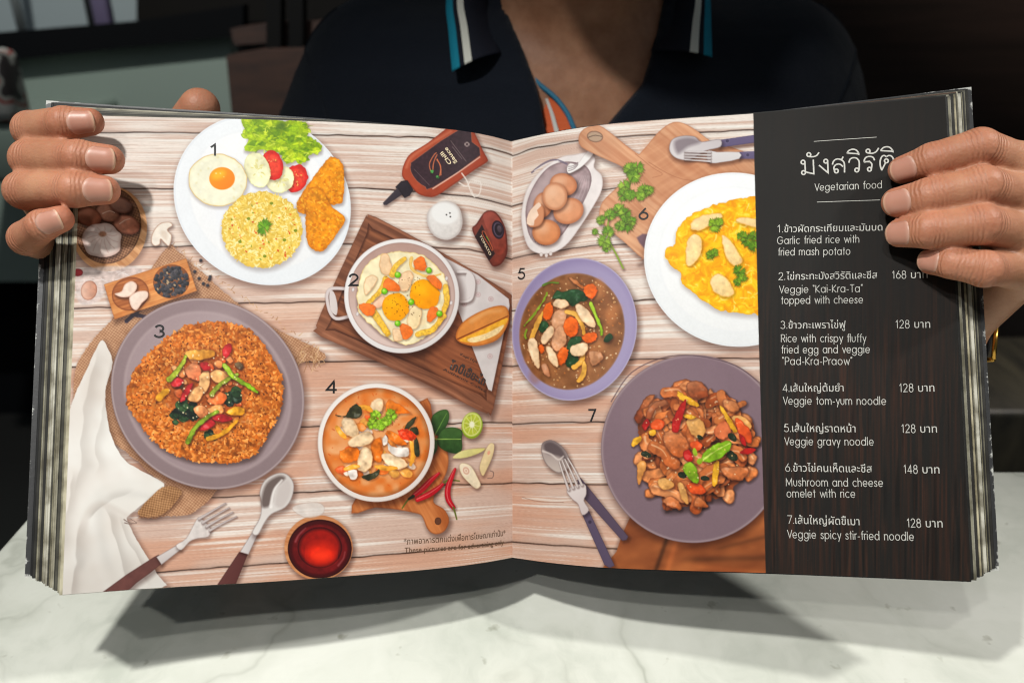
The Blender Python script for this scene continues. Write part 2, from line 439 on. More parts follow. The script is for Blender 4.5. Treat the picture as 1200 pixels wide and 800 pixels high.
def boards():
    xs = np.arange(NW)/KP+U0
    S = np.array([np.interp(xs, SX, s) for s in SEAMS])
    ys = (np.arange(NH)/KP+V0)
    Vc = np.zeros((NH, NW), np.float32); D = np.full((NH, NW), 99., np.float32)
    for i in range(len(S)-1):
        a = S[i][None]; b = S[i+1][None]
        t = (ys[:, None]-a)/(b-a); k = (t >= 0) & (t < 1)
        Vc[k] = (i+t)[k]
    for i in range(1, len(S)-1):
        D = np.minimum(D, np.abs(ys[:, None]-S[i][None]-(vnoise(xs[None], xs[None]*0, 14, i)-.5)*1.6))
    X = np.broadcast_to(xs[None], Vc.shape).astype(np.float32)
    side = (X > 600)*31.0
    n = np.floor(Vc)
    rowseed = n*17.3+side
    Y = Vc*68+rowseed
    wav = (vnoise(X+rowseed*13, Vc*3, 220, 1)-.5)*3+(vnoise(X, Vc*11, 80, 2)-.5)*.9
    g1 = .6*vnoise(X+rowseed*7, (Y+wav)*34, 150, 2)+.4*vnoise(X+rowseed*5, (Y+wav)*120, 130, 6)
    g2 = .5*vnoise(X+rowseed*3, (Y+wav)*60, 90, 3)+.5*vnoise(X+rowseed*2, (Y+wav)*170, 110, 5)
    g3 = vnoise(X, (Y+wav*.6)*150, 46, 4)
    base = fbm(X+rowseed*5, Y*6, 120, 5, 2)
    tone = np.array([.60, .58, .56, .5, .46, .42, .36, .33, .30, .3])[np.clip(n.astype(int), 0, 9)]
    wash = ss(.40, .66, g1*.55+g2*.45+(base-.5)*.5+(tone-.5)*.8)
    col = mix((205, 178, 164), (232, 221, 212), wash)
    warm = ss(.38, .70, fbm(X+rowseed*9, Y*5, 110, 6, 3))*ss(1.5, 6, n+base)
    col = col*(1-(warm*.55)[..., None])+rgb((200, 146, 118))*(warm*.55)[..., None]
    hi = ss(.58, .80, g1*.5+g2*.6*1)*ss(.35, .7, vnoise(X+rowseed*11, Y*3, 80, 7)*.7+g3*.35)
    col = col*(1-(hi*.65)[..., None])+rgb((240, 238, 233))*(hi*.65)[..., None]
    dk = ss(.62, .9, 1-(g2*.35+g3*.65))*.28
    col = col*(1-dk[..., None])+rgb((150, 108, 92))*dk[..., None]
    col *= (1+.05*(vnoise(X, Y*9, 3, 1)-.5)+.05*(g3-.5))[..., None]
    sh = (1-ss(.2, 1.3, D))*(.55+.45*vnoise(X, Y, 22, 3))
    col = col*(1-sh[..., None])+rgb((44, 26, 20))*sh[..., None]
    sh2 = (1-ss(.5, 5, D))*.08
    col *= (1-sh2)[..., None]
    INK[:] = np.clip(col, 0, 1)

def cloth_weave(c0, c1, s=1.6, ang=0.5):
    def f(X, Y, d):
        a = X*math.cos(ang)+Y*math.sin(ang); b = -X*math.sin(ang)+Y*math.cos(ang)
        s_ = s*1.65; w = .5+.34*np.sin(a*2*math.pi/s_+2*vnoise(X, Y, 12, 5))+.34*np.sin(b*2*math.pi/s_+2*vnoise(X, Y, 12, 6))
        w = w*.7+.5*(fbm(X, Y, 9, 2)-.5)+.25*(vnoise(X, Y, 1.2, 4)-.5)+.15
        return mix(c0, c1, np.clip(w, 0, 1))
    return f

def woodtex(c0, c1, ang, s=2.2, L=40, k=0, rings=None):
    ca, sa = math.cos(math.radians(ang)), math.sin(math.radians(ang))
    def f(X, Y, d):
        a = X*ca+Y*sa; b = -X*sa+Y*ca
        b = b+(vnoise(a, b, 30, k+1)-.5)*4
        w = .55*vnoise(a, b*L/s, L, k)+.3*vnoise(a, b*L/s*2.3, L, k+2)+.25*vnoise(a, b, 25, k+3)
        return mix(c0, c1, np.clip((w-.25)*1.5, 0, 1))
    return f

def leaf(pts, c0, c1, **kw):
    draw(poly(pts, 5), c0, var=.25, vs=4, lite=(-1, -1, .7, c1), edge=((20, 40, 15), 1.0, .45), **kw)

def frill(cx, cy, r, c0, c1, n=7, dark=(40, 70, 20)):
    """a sprig of coriander: fan-shaped lobed leaflets round a short stalk"""
    n = max(3, min(n, 5)); a0 = R(0, 6.28)
    for i in range(n):
        a = a0+2*math.pi*i/n+R(-.35, .35); L = r*R(.75, 1.1)
        P = [(cx, cy)]; m = 5
        for j in range(m*2+1):
            b = a-.75+1.5*j/(m*2); q = L*((1.0 if j % 2 else .72)*R(.88, 1.1))
            P.append((cx+math.cos(b)*q, cy+math.sin(b)*q))
        t = R(0, 1)
        c = tuple(c0[k]*(1-t)+c1[k]*t for k in range(3))
        draw(poly(P, 0), c, var=.25, vs=2.5, edge=(dark, .9, .4), shadow=(.5, .9, 1.4, .3))
        draw(stroke([(cx, cy), (cx+math.cos(a)*L*.8, cy+math.sin(a)*L*.8)], .3, .15, 0), tuple(min(255, x+36) for x in c), alpha=.6, own=False)

def disc_plate(cx, cy, rx, ry, rot, c_rim, c_in, inner=.80, rimline=None, sh=.35):
    e = ell(cx, cy, rx, ry, rot)
    def f(X, Y, d):
        n = fbm(X, Y, 14, 2)
        t = ss(-(1-inner)*rx-2, -(1-inner)*rx+4, d)
        g = np.clip((Y-cy)/ry*.5+.5, 0, 1)
        C = mix(c_in, c_rim, t)*(1.02-.05*g[..., None]+.02*(n[..., None]-.5))
        C = C*(1+.006*np.sin(vnoise(X, Y, 2, 3)*6)[..., None])
        if rimline is not None:
            k = (ss(-3.2, -1.6, d)*(1-ss(-1.4, -.2, d))*.55)[..., None]
            C = C*(1-k)+rgb(rimline)*k
            k2 = (ss(-(1-inner)*rx-3, -(1-inner)*rx, d)*(1-ss(-(1-inner)*rx, -(1-inner)*rx+3, d))*.25)[..., None]
            C = C*(1-k2)+rgb(rimline)*k2
        return C
    draw(e, f, shadow=(2, 4, 9, sh))
    return e
def paint_left():
    _clip[0] = (0, 600.0)
    # --- burlap under plate 3
    item('printed_burlap')
    BUR = [(198, 288), (215, 300), (300, 372), (372, 408), (378, 422), (340, 428), (330, 470), (240, 590), (196, 604), (162, 606), (176, 588), (182, 560), (110, 500), (92, 486), (86, 470), (89, 430), (110, 396), (152, 352), (176, 316)]
    draw(poly(BUR, 3), cloth_weave((146, 104, 78), (206, 166, 134), 1.7, .62), rough=1.2, rs=3, shadow=(1, 3, 6, .4))
    for i in range(26):
        x, y = R(352, 376), R(404, 424)
        draw(stroke([(x, y), (x+R(-9, 6), y+R(2, 12)), (x+R(-9, 3), y+R(8, 20))], .5, .25), pick([(196, 158, 120), (150, 110, 80), (216, 182, 148)]))
    for i in range(60):
        t = i/60.
        x, y = 200+t*172+R(-3, 3), 288+t*122+R(-2, 2)
        draw(stroke([(x, y), (x+R(-5, 5), y+R(-5, 3))], .4, .2, 0), pick([(196, 158, 120), (150, 110, 80)]))
    for pts in ([(148, 376), (164, 362)], [(155, 368), (176, 372)], [(163, 362), (172, 358)]):
        draw(stroke(pts, 2.4, 2, 0), (62, 52, 66), var=.3, vs=2)
    # --- linen napkin
    item('printed_napkin')
    NAP = [(117, 400), (124, 404), (132, 424), (124, 452), (124, 480), (132, 515), (150, 542), (192, 566), (180, 580), (152, 602), (150, 612), (165, 640), (184, 672), (186, 690), (60, 704), (60, 560), (85, 470), (100, 436)]
    def nf(X, Y, d):
        g = fbm(X+Y*.3, Y-X*.5, 46, 4, 3)
        f1 = np.exp(-((X-118-(Y-560)*-.05-((Y-590)/60)**2*10)/7)**2)*ss(560, 590, Y)*(1-ss(650, 690, Y))
        crease = np.exp(-((Y-578-((X-150)/34)**2*8)/5)**2)*ss(100, 140, X)
        C = mix((214, 203, 194), (240, 237, 232), np.clip(.15+g*1.1, 0, 1))
        C = C*(1-.09*crease[..., None]-.05*f1[..., None])
        low = ss(600, 690, Y)[..., None]*.07
        C = C*(1-low)
        for (ax, ay, bx, by, wd, am) in ((112, 420, 92, 560, 7, .10), (124, 470, 112, 545, 6, .08), (104, 600, 150, 575, 5, .16), (98, 618, 80, 700, 7, .14), (124, 600, 150, 690, 6, .12), (140, 612, 172, 676, 4, .10), (86, 560, 76, 640, 6, .10)):
            ex, ey = bx-ax, by-ay; l2 = ex*ex+ey*ey; t = ((X-ax)*ex+(Y-ay)*ey)/l2; dd = ((X-ax)*ey-(Y-ay)*ex)/math.sqrt(l2)+(fbm(X, Y, 26, 3, 2)-.5)*14
            k = np.exp(-(np.maximum(dd, 0)/(wd*1.6))**2-(np.minimum(dd, 0)/(wd*.16))**2)*ss(-.15, .1, t)*(1-ss(.85, 1.2, t))*am*.95
            C = C*(1-k[..., None]*np.array([1, 1.08, 1.12], np.float32))
        return C*(1+.025*np.sin(X*3.0)*np.sin(Y*3.0))[..., None]
    draw(poly(NAP, 3), nf, rough=.6, shadow=(2, 3, 7, .4))
    draw(poly([(150, 602), (192, 566), (150, 560), (112, 575), (92, 610), (120, 590)], 4), (228, 224, 218), alpha=.55, soft=8)
    draw(stroke([(150, 604), (120, 590), (104, 600), (95, 622)], 2.5, 5), (204, 194, 186), alpha=.4, soft=5)
    item('printed_burlap_tail')
    draw(poly([(190, 570), (212, 574), (206, 588), (188, 603), (170, 605), (162, 598)], 3), cloth_weave((120, 84, 56), (196, 152, 112), 1.7, .2), rough=.8, shadow=(1, 2, 4, .4))
    # --- basket with garlic and shallots
    item('printed_basket')
    e = ell(128, 268, 44, 50, 8)
    draw(e, woodtex((176, 124, 84), (220, 172, 128), 40, k=2), shadow=(2, 3, 7, .35))
    draw(ell(126, 264, 39, 45, 8), cloth_weave((96, 62, 44), (176, 132, 100), 1.8, .4), edge=((70, 44, 30), 3, .6))
    draw(ell(126, 246, 32, 24, 0), (88, 62, 50), var=.5, vs=3, soft=6, alpha=.8)
    for (x, y, r, q, c) in ((148, 263, 16, 11, (178, 112, 88)), (126, 249, 14, 10, (150, 104, 84)), (104, 254, 15, 11, (136, 82, 62)), (141, 240, 14, 9, (120, 88, 76))):
        draw(ell(x, y, r, q, 20), c, var=.25, vs=5, lite=(-1, -1, .5, (226, 178, 156)), edge=((80, 40, 30), 3, .5), shadow=(1, 2, 3, .5))
    for pts in ([(140, 262), (146, 258), (152, 256)], [(120, 250), (128, 247), (134, 249)]): draw(stroke(pts, .5, .3), (236, 208, 190))
    G = [(101, 268), (108, 263), (116, 262), (124, 261), (132, 264), (137, 270), (142, 275), (141, 283), (140, 293), (132, 299), (122, 301), (112, 300), (103, 297), (98, 287), (96, 277)]
    draw(poly(G, 4), (222, 204, 196), var=.1, vs=8, edge=((170, 130, 118), 5, .45), lite=(1, .8, .4, (244, 226, 214)), shadow=(1, 2, 4, .6))
    for a in range(12):
        t = math.radians(a*30+8); draw(stroke([(120+5*math.cos(t), 276+4*math.sin(t)), (120+12*math.cos(t+.1), 279+10*math.sin(t+.1)), (120+18*math.cos(t), 281+16*math.sin(t))], .35, .6), (190, 150, 140), alpha=.45)
    draw(ell(120, 274, 4.5, 3.2, 0), (172, 128, 104), var=.3, vs=2, soft=2)
    # --- white mushroom half
    item('printed_mushroom')
    draw(poly([(177, 283), (179, 272), (187, 262), (198, 260), (202, 264), (196, 269), (201, 276), (198, 288), (192, 284), (188, 280), (187, 286), (181, 288)], 4), (236, 226, 214), var=.06, vs=4, edge=((150, 100, 74), 1.3, .7), shadow=(1, 2, 4, .5))
    draw(poly([(189, 270), (195, 272), (195, 281), (189, 276)], 3), (214, 196, 180), soft=3, alpha=.7)
    # --- onion / plastic at the far edge
    item('printed_shallot')
    draw(poly([(92, 318), (120, 312), (150, 312), (170, 318), (130, 330), (116, 352), (94, 356), (88, 336)], 4), (214, 200, 196), var=.2, vs=4, alpha=.75, soft=3)
    for i in range(26):
        x, y = R(92, 150), R(314, 350); draw(stroke([(x, y), (x+R(4, 12), y+R(-5, 5))], .5, .2, 0), pick([(244, 240, 238), (178, 156, 150)]), alpha=.6)
    draw(ell(104, 340, 9.5, 11.5, 15), (190, 136, 112), var=.2, vs=5, lite=(-1, 0, .75, (236, 206, 190)), edge=((120, 70, 52), 2, .5))
    draw(ell(91, 319, 6, 4.5, 0), (150, 48, 52), var=.2, edge=((90, 20, 26), 2, .5))
    # --- two-well wooden dish with garlic and pepper
    item('printed_spice_board')
    draw(poly([(121.5, 333), (218, 302.5), (230.5, 340.5), (134, 374)]), woodtex((188, 118, 66), (226, 164, 106), -17, k=1), var=.08, edge=((150, 88, 46), 1.4, .5), shadow=(2, 4, 6, .5))
    draw(ell(152.5, 344, 22, 19.5, -17), woodtex((140, 78, 42), (196, 126, 76), -17, k=3), edge=((106, 54, 26), 3, .6))
    draw(ell(200.5, 329.5, 21.5, 19.5, -17), (138, 84, 48), var=.2, edge=((106, 54, 26), 2, .6))
    for pts in ([(134, 344), (142, 348), (152, 347), (159, 340), (160, 333), (154, 329), (146, 333), (142, 341)], [(151, 350), (154, 360), (160, 363), (166, 355), (173, 348), (172, 341), (162, 341), (154, 345)]):
        draw(poly(pts, 4), (236, 212, 196), var=.1, vs=4, edge=((190, 140, 120), 2, .5), lite=(-1, -1, .4, (250, 240, 230)), shadow=(1, 2, 3, .6))
    def pep(x, y): draw(ell(x, y, R(1.9, 2.5)), pick([(34, 34, 40), (48, 46, 52), (26, 26, 30), (64, 60, 62)]), var=.5, vs=1.2, lite=(-1, -1, .25, (150, 150, 160)))
    scatter(ell(200.5, 330, 20.5, 18, -17), 150, pep, 1)
    def pep2(x, y): draw(ell(x, y, 1.5, 1.1, R(0, 90)), pick([(176, 150, 120), (140, 110, 84)]))
    scatter(ell(200, 332, 18, 15, -17), 9, pep2, 1)
    for (x, y) in ((235, 305), (245, 327), (233, 326), (238, 332), (243, 334), (246, 324), (228, 318)):
        item('printed_peppercorn'); draw(ell(x, y, 1.9), (36, 34, 40), lite=(-1, -1, .3, (140, 140, 150)), shadow=(.6, 1, 2, .5))
    # --- plate 1
    item('printed_rice_plate')
    disc_plate(307, 234, 107.5, 96, 35, (238, 240, 243), (243, 243, 244), .83, (222, 226, 232), .38)
    for i in range(3): draw(ell(307+R(-40, 0), 250+R(-30, 30), 50, 40, 30), (232, 234, 242), alpha=.25, soft=30)
    # lettuce
    LP = [(286, 148), (284, 138), (300, 139), (330, 141), (358, 143), (360, 158), (374, 168), (375, 178), (362, 182), (356, 192), (346, 188), (335, 193), (326, 180), (306, 176), (300, 178), (286, 176), (290, 166)]
    draw(poly(LP, 3), (150, 176, 28), var=.3, vs=6, rough=2.5, rs=5, shadow=(1, 2, 4, .35))
    for i in range(150):
        x, y = R(288, 372), R(138, 190)
        if poly(LP, 0).f(np.array([[x]]), np.array([[y]]))[0, 0] > -2: continue
        a = R(0, 6.28); l = R(4, 11)
        P = [(x+math.cos(a+b)*l*q, y+math.sin(a+b)*l*q*.7) for b, q in ((0, 1), (.7, .55), (1.5, .8), (2.6, .5), (3.4, .9), (4.6, .45), (5.5, .75))]
        draw(poly(P, 3), pick([(188, 208, 40), (168, 194, 30), (206, 222, 66), (126, 158, 22), (150, 182, 30), (104, 140, 24)]), var=.25, vs=3, edge=((92, 128, 16), 1.1, .5), alpha=.85)
    for i in range(40):
        x, y = R(292, 366), R(140, 186)
        draw(stroke([(x, y), (x+R(-6, 6), y+R(-3, 3)), (x+R(-8, 8), y+R(-5, 5))], .7, .2), pick([(222, 234, 110), (80, 116, 20)]), alpha=.6, own=False)
    draw(ell(329, 148, 6, 5), (62, 92, 34), alpha=.75, soft=5, own=False)
    WET[0] = .25
    # cucumber and tomato
    def tom(cx, cy, r1, r2, rot):
        draw(ell(cx, cy, r1, r2, rot), (206, 44, 36), var=.12, vs=5, edge=((176, 24, 24), 2, .7), shadow=(1, 2, 3, .3))
        draw(ell(cx, cy, r1*.72, r2*.72, rot), (222, 78, 56), var=.25, vs=3, soft=3, alpha=.8)
        for k in range(10):
            a = R(0, 6.28); q = R(.2, .62); draw(ell(cx+math.cos(a)*r1*q, cy+math.sin(a)*r2*q, 1.3, .7, R(0, 180)), pick([(240, 176, 96), (170, 36, 30), (236, 130, 90)]))
    def cuc(cx, cy, r1, r2, rot):
        draw(ell(cx, cy, r1, r2, rot), (238, 234, 196), var=.05, rough=.8, rs=2, edge=((214, 214, 150), 1.4, .7), shadow=(1, 2, 3, .25))
        c, s = math.cos(math.radians(rot)), math.sin(math.radians(rot))
        for k in range(34):
            a = R(0, 6.28); q = R(.1, .62)
            px, py = math.cos(a)*r1*q, math.sin(a)*r2*q
            draw(ell(cx+px*c-py*s, cy+px*s+py*c, 1.9, .7, math.degrees(a)+rot), pick([(214, 204, 132), (226, 218, 150), (246, 244, 216)]), alpha=.8)
    tom(346.5, 209, 13.5, 16.5, 20); cuc(328, 210, 17, 15.5, -30)
    tom(319, 193.5, 12.5, 17.5, -12); cuc(301.5, 199, 14.5, 21, -18)
    WET[0] = 0
    # fried egg
    draw(ell(255, 211, 34.8, 30.8, 5), (238, 234, 206), var=.05, vs=7, rough=1.2, rs=9, edge=((206, 160, 84), 1.5, .8), shadow=(1, 2, 4, .25))
    draw(ell(254, 211, 31, 27, 5), (242, 239, 216), var=.05, vs=6, soft=4)
    for i in range(22):
        a = R(0, 6.28); q = R(.55, .95); draw(ell(255+33*q*math.cos(a), 211+29*q*math.sin(a), R(1, 2.6), R(.8, 1.8), R(0, 90)), pick([(224, 212, 166), (248, 246, 232)]), alpha=.5, soft=1.5)
    draw(ell(260, 209, 15, 13.2), (240, 152, 28), lite=(1, 1, .5, (222, 110, 16)), edge=((226, 130, 30), 1.5, .6), soft=1)
    draw(ell(256, 204.5, 8, 5, -20), (252, 188, 54), soft=6, alpha=.8)
    for (x, y, r) in ((253, 203, 1.2), (258, 203, .9), (262, 207, .7)): draw(ell(x, y, r, r*.7), (255, 226, 150), soft=1)
    # rice mound
    rm = ell(306.5, 269, 47, 44.5, 0)
    draw(rm, (226, 196, 98), var=.14, vs=4, rough=2, rs=4, edge=((206, 168, 70), 5, .5), shadow=(1, 3, 6, .28))
    def grain(x, y): draw(ell(x, y, R(2, 3.2), R(.6, .95), R(0, 180)), pick([(244, 226, 150), (236, 210, 116), (222, 186, 84), (250, 236, 176), (210, 172, 70)]), alpha=.9)
    scatter(rm, 1100, grain, .5)
    def fleck(x, y): draw(ell(x, y, R(.7, 1.6), R(.5, 1), R(0, 90)), pick([(214, 96, 36), (196, 70, 30), (120, 134, 30), (222, 128, 50)]))
    scatter(rm, 44, fleck, 3)
    for (x, y) in ((318, 238), (291, 256), (346, 270), (281, 283), (333, 281), (310, 300)): draw(ell(x, y, 2, 1.7), (128, 140, 30), edge=((80, 96, 20), 1, .6))
    frill(309, 266, 11, (86, 138, 24), (120, 164, 40), 8)
    draw(stroke([(309, 268), (310, 274)], .7, .5, 0), (110, 150, 50))
    WET[0] = .3
    # hash browns
    for pts in ([(382, 188), (390, 184), (398, 188), (403, 200), (402, 232), (396, 239), (372, 240), (360, 250), (350, 248), (347, 240), (354, 226)], [(362, 222), (371, 219), (380, 226), (388, 242), (402, 252), (403, 261), (384, 288), (376, 294), (366, 292), (359, 280), (358, 250), (359, 232)]):
        draw(poly(pts, 4), (220, 138, 22), var=.24, vs=3.2, rough=.9, rs=2.5, edge=((184, 104, 14), 3, .6), lite=(-.3, -1, .3, (238, 168, 44)), shadow=(1, 2, 4, .35))
        p = poly(pts, 4)
        scatter(p, 150, lambda x, y: draw(ell(x, y, R(1, 2.2), R(.6, 1.2), R(0, 180)), pick([(238, 170, 50), (196, 108, 14), (228, 146, 26), (246, 188, 76)]), alpha=.65), 1)
    WET[0] = 0
    # --- plate 3
    item('printed_fried_rice_plate')
    disc_plate(243, 461, 117, 108, 40, (140, 122, 124), (158, 140, 142), .86, (192, 176, 174), .5)
    draw(ell(225, 400, 60, 22, -35), (176, 160, 160), alpha=.4, soft=26, own=False)
    WET[0] = .55
    cp = poly([(150, 452), (158, 432), (170, 418), (188, 400), (212, 384), (240, 377), (266, 378), (288, 384), (306, 400), (318, 420), (330, 440), (331, 464), (326, 486), (312, 512), (296, 534), (270, 541), (244, 541), (220, 538), (192, 526), (174, 510), (160, 490), (148, 472)], 4)
    draw(cp, (176, 96, 36), var=.3, vs=3, rough=3, rs=4, shadow=(2, 3, 5, .5))
    def crumb(x, y): draw(ell(x, y, R(1.6, 3.1), R(.8, 1.5), R(0, 180)), pick([(206, 124, 52), (190, 104, 38), (222, 142, 70), (170, 84, 28), (198, 112, 46), (230, 156, 88)]), lite=(-1, -1, .35, (236, 170, 100)))
    scatter(cp, 2100, crumb, 0)
    def hole(x, y): draw(ell(x, y, R(.6, 1.3), R(.5, .9), R(0, 180)), pick([(96, 44, 20), (70, 34, 20), (120, 60, 24)]))
    scatter(cp, 420, hole, 3)
    draw(ell(242, 455, 47, 45), (150, 72, 34), alpha=.75, soft=12, var=.3, vs=4, own=False)
    def chunk(pts, c, l=(250, 220, 170), dk=(90, 40, 20), sm=3, am=.35):
        draw(poly(pts, sm), c, var=.14, vs=3, lite=(-1, -1, am, l), edge=(dk, 1.4, .45), shadow=(.8, 1.4, 2.2, .5))
    for i in range(46):
        x, y = 242+R(-38, 38), 455+R(-38, 38); r = R(3, 6)
        chunk([(x-r, y-r*.5), (x+r*.3, y-r), (x+r, y+r*.2), (x, y+r*.8)], pick([(196, 98, 52), (216, 130, 76), (150, 66, 36), (180, 50, 40), (120, 44, 34), (70, 52, 36), (226, 160, 106), (206, 84, 40)]))
    for (x, y, s) in ((216, 482, 15), (220, 472, 10), (272, 464, 11), (246, 505, 9), (206, 490, 7)):
        for k in range(7):
            a, b = R(-1, 1)*s*.7, R(-1, 1)*s*.7; r = s*R(.4, .65)
            draw(poly([(x+a-r, y+b), (x+a, y+b-r*.7), (x+a+r, y+b+r*.2), (x+a+r*.1, y+b+r)], 3), pick([(28, 44, 30), (36, 58, 36), (22, 32, 26), (54, 80, 48)]), var=.4, vs=2, edge=((14, 20, 14), 1, .5))
    chunk([(217, 411), (232, 409), (250, 410), (251, 417), (238, 421), (222, 421)], (226, 152, 56))
    chunk([(220, 428), (228, 424), (236, 432), (234, 446), (224, 444), (216, 436)], (220, 124, 84))
    chunk([(233, 444), (236, 436), (244, 434), (246, 446), (242, 458), (235, 460)], (236, 182, 126))
    chunk([(246, 438), (254, 432), (264, 436), (266, 446), (252, 448)], (232, 170, 108))
    chunk([(220, 462), (232, 452), (238, 458), (232, 470), (222, 470)], (230, 166, 108))
    chunk([(243, 466), (258, 458), (266, 466), (258, 474), (244, 472)], (222, 106, 52))
    chunk([(244, 477), (258, 473), (262, 482), (248, 488), (242, 484)], (226, 150, 84))
    chunk([(226, 478), (236, 474), (244, 482), (238, 490), (230, 486)], (220, 134, 84))
    for pts in ([(182, 466), (190, 456), (198, 455), (196, 462), (186, 470)], [(242, 512), (258, 506), (276, 492), (278, 495), (264, 508), (246, 516)], [(264, 482), (276, 476), (286, 478), (284, 486), (270, 486)]):
        chunk(pts, (226, 158, 42), (250, 210, 110), (160, 90, 20))
    for pts in ([(262, 406), (270, 402), (271, 412), (264, 419), (260, 416)], [(200, 446), (208, 442), (215, 446), (210, 453), (202, 452)], [(210, 469), (216, 455), (226, 448), (222, 460), (214, 470)], [(248, 486), (262, 485), (272, 490), (264, 494), (250, 492)], [(232, 502), (244, 490), (252, 496), (242, 504)], [(234, 426), (242, 424), (246, 432), (238, 434)]):
        chunk(pts, (176, 38, 44), (226, 96, 86), (90, 14, 22), am=.3)
    for pts, c in (([(198, 444), (206, 436), (214, 424), (217, 418)], (150, 160, 50)), ([(248, 462), (256, 452), (268, 443), (278, 438)], (150, 166, 52)), ([(263, 428), (274, 442), (288, 450), (301, 459)], (130, 168, 30)), ([(220, 517), (228, 502), (240, 490), (254, 482)], (124, 150, 34))):
        draw(stroke(pts, 3.2, 2.0), c, var=.3, vs=4, lite=(-1, -1, .4, (206, 214, 110)), edge=((56, 80, 14), 1.2, .6), shadow=(1, 1.5, 2, .5))
    scatter(ell(242, 455, 46, 44), 60, lambda x, y: draw(ell(x, y, R(.6, 1.1)), pick([(248, 214, 160), (255, 236, 200)]), alpha=.8), 1)
    WET[0] = 0
    # --- serving tray with cast pan, bun, paper
    item('printed_serving_tray')
    TR = [(430, 254), (440, 254), (520, 297), (592, 340), (599, 350), (597, 380), (578, 478), (572, 483), (560, 480), (480, 440), (376, 394), (371, 384), (376, 366), (424, 262)]
    draw(poly(TR, 2), woodtex((104, 66, 50), (150, 100, 76), 28, k=5, s=3), var=.05, edge=((92, 54, 40), 2, .4), shadow=(2, 4, 7, .55))
    T2 = [(437, 268), (520, 309), (588, 350), (570, 458), (562, 462), (480, 425), (392, 387), (386, 378), (430, 272)]
    draw(poly(T2, 2), woodtex((96, 58, 42), (152, 98, 70), 28, k=3, s=3), edge=((58, 32, 24), 4, .75))
    draw(stroke([(378, 390), (480, 436), (564, 477)], 1.0, 1.0, 3), (176, 124, 98), alpha=.4, soft=2)
    draw(stroke([(440, 256), (520, 299), (590, 343)], 1.0, 1.0, 3), (176, 124, 98), alpha=.45, soft=2)
    draw(poly([(540, 340), (592, 352), (584, 420), (560, 458), (500, 420)], 3), woodtex((110, 60, 40), (170, 104, 70), 28, k=6, s=3), alpha=.55, soft=14)
    # paper
    item('printed_wax_paper')
    draw(poly([(520, 301), (560, 322), (596, 350), (597, 358), (576, 458), (572, 456), (540, 372), (524, 330)], 0), (216, 208, 206), var=.05, vs=12, edge=((190, 178, 176), 1, .5), shadow=(1, 2, 3, .4))
    for (x, y) in ((544, 356), (560, 345), (575, 350), (574, 417), (560, 330), (585, 368), (577, 398)):
        draw(ell(x, y, 3.2), (196, 172, 170), alpha=.8); draw(ell(x, y, 2.2), (218, 206, 204), alpha=.8); draw(ell(x, y, 1.2), (190, 160, 160), alpha=.7)
    item('printed_bun')
    draw(poly([(534, 396), (538, 382), (552, 370), (574, 360), (590, 358), (596, 366), (594, 382), (582, 398), (560, 405), (544, 403)], 4), (206, 132, 66), var=.12, vs=7, lite=(.4, -1, .35, (230, 168, 104)), edge=((160, 84, 36), 3, .55), shadow=(1, 3, 5, .5))
    draw(poly([(538, 398), (560, 388), (594, 372), (588, 386), (574, 396), (552, 401)], 4), (236, 176, 66), var=.2, vs=4, edge=((206, 120, 36), 1, .5))
    draw(poly([(548, 397), (570, 390), (590, 380), (584, 390), (570, 397), (554, 401)], 4), (244, 218, 168), var=.15, vs=3)
    draw(stroke([(536, 397), (560, 386), (595, 370)], .9, .6), (110, 50, 18), alpha=.8)
    draw(stroke([(552, 376), (570, 366), (586, 364)], 2.5, 1.5), (240, 190, 136), alpha=.45, soft=4)
    item('printed_egg_pan')
    for pts in ([(404, 338), (388, 338), (383, 346), (386, 364), (394, 373), (410, 370)],):
        draw(stroke(pts, 2.0, 2.0), (212, 200, 198), edge=((170, 150, 146), 1, .6), shadow=(1, 2, 3, .5))
        draw(poly([(386, 342), (391, 342), (395, 356), (394, 369), (387, 362)], 3), (208, 197, 194), lite=(-1, 0, .4, (235, 226, 224)))
    draw(stroke([(536, 318), (549, 319), (555, 330), (553, 347), (548, 352), (540, 353)], 1.8, 1.8), (226, 218, 216), edge=((180, 168, 166), 1, .6), shadow=(1, 2, 3, .45))
    draw(poly([(546, 321), (554, 322), (556, 334), (553, 348), (548, 344)], 3), (222, 214, 212))
    pe = ell(470.5, 346.5, 67.5, 67.0, 0)
    draw(pe, (222, 216, 214), edge=((188, 176, 174), 1.4, .6), lite=(-1, -1, .5, (246, 244, 244)), shadow=(3, 5, 8, .55))
    def pin(X, Y, d):
        return mix((176, 146, 136), (214, 192, 184), np.clip((Y-285)/110+.35*(fbm(X, Y, 12, 1)-.5), 0, 1))
    draw(ell(470.5, 346, 62.5, 62), pin, edge=((146, 118, 110), 2, .5))
    WET[0] = .12
    EG = [(418, 348), (421, 326), (432, 308), (448, 297), (466, 295), (481, 295), (500, 301), (514, 314), (524, 330), (526, 350), (521, 370), (506, 388), (484, 402), (468, 402), (448, 392), (430, 376), (420, 364)]
    draw(poly(EG, 4), (238, 226, 190), var=.07, vs=8, rough=1.5, rs=5, edge=((216, 184, 112), 1.6, .7), shadow=(0, 2, 3, .35))
    for i in range(26):
        x, y = R(424, 518), R(302, 396); draw(ell(x, y, R(3, 8), R(2, 5), R(0, 180)), pick([(246, 240, 214), (232, 214, 170), (244, 224, 186), (238, 206, 160)]), alpha=.4, soft=3, own=False)
    def ham(pts, c=(232, 196, 156)): draw(poly(pts, 4), c, var=.1, vs=4, edge=((196, 140, 96), 1.5, .6), lite=(-1, -1, .3, (250, 230, 204)), shadow=(.8, 1.2, 2, .3))
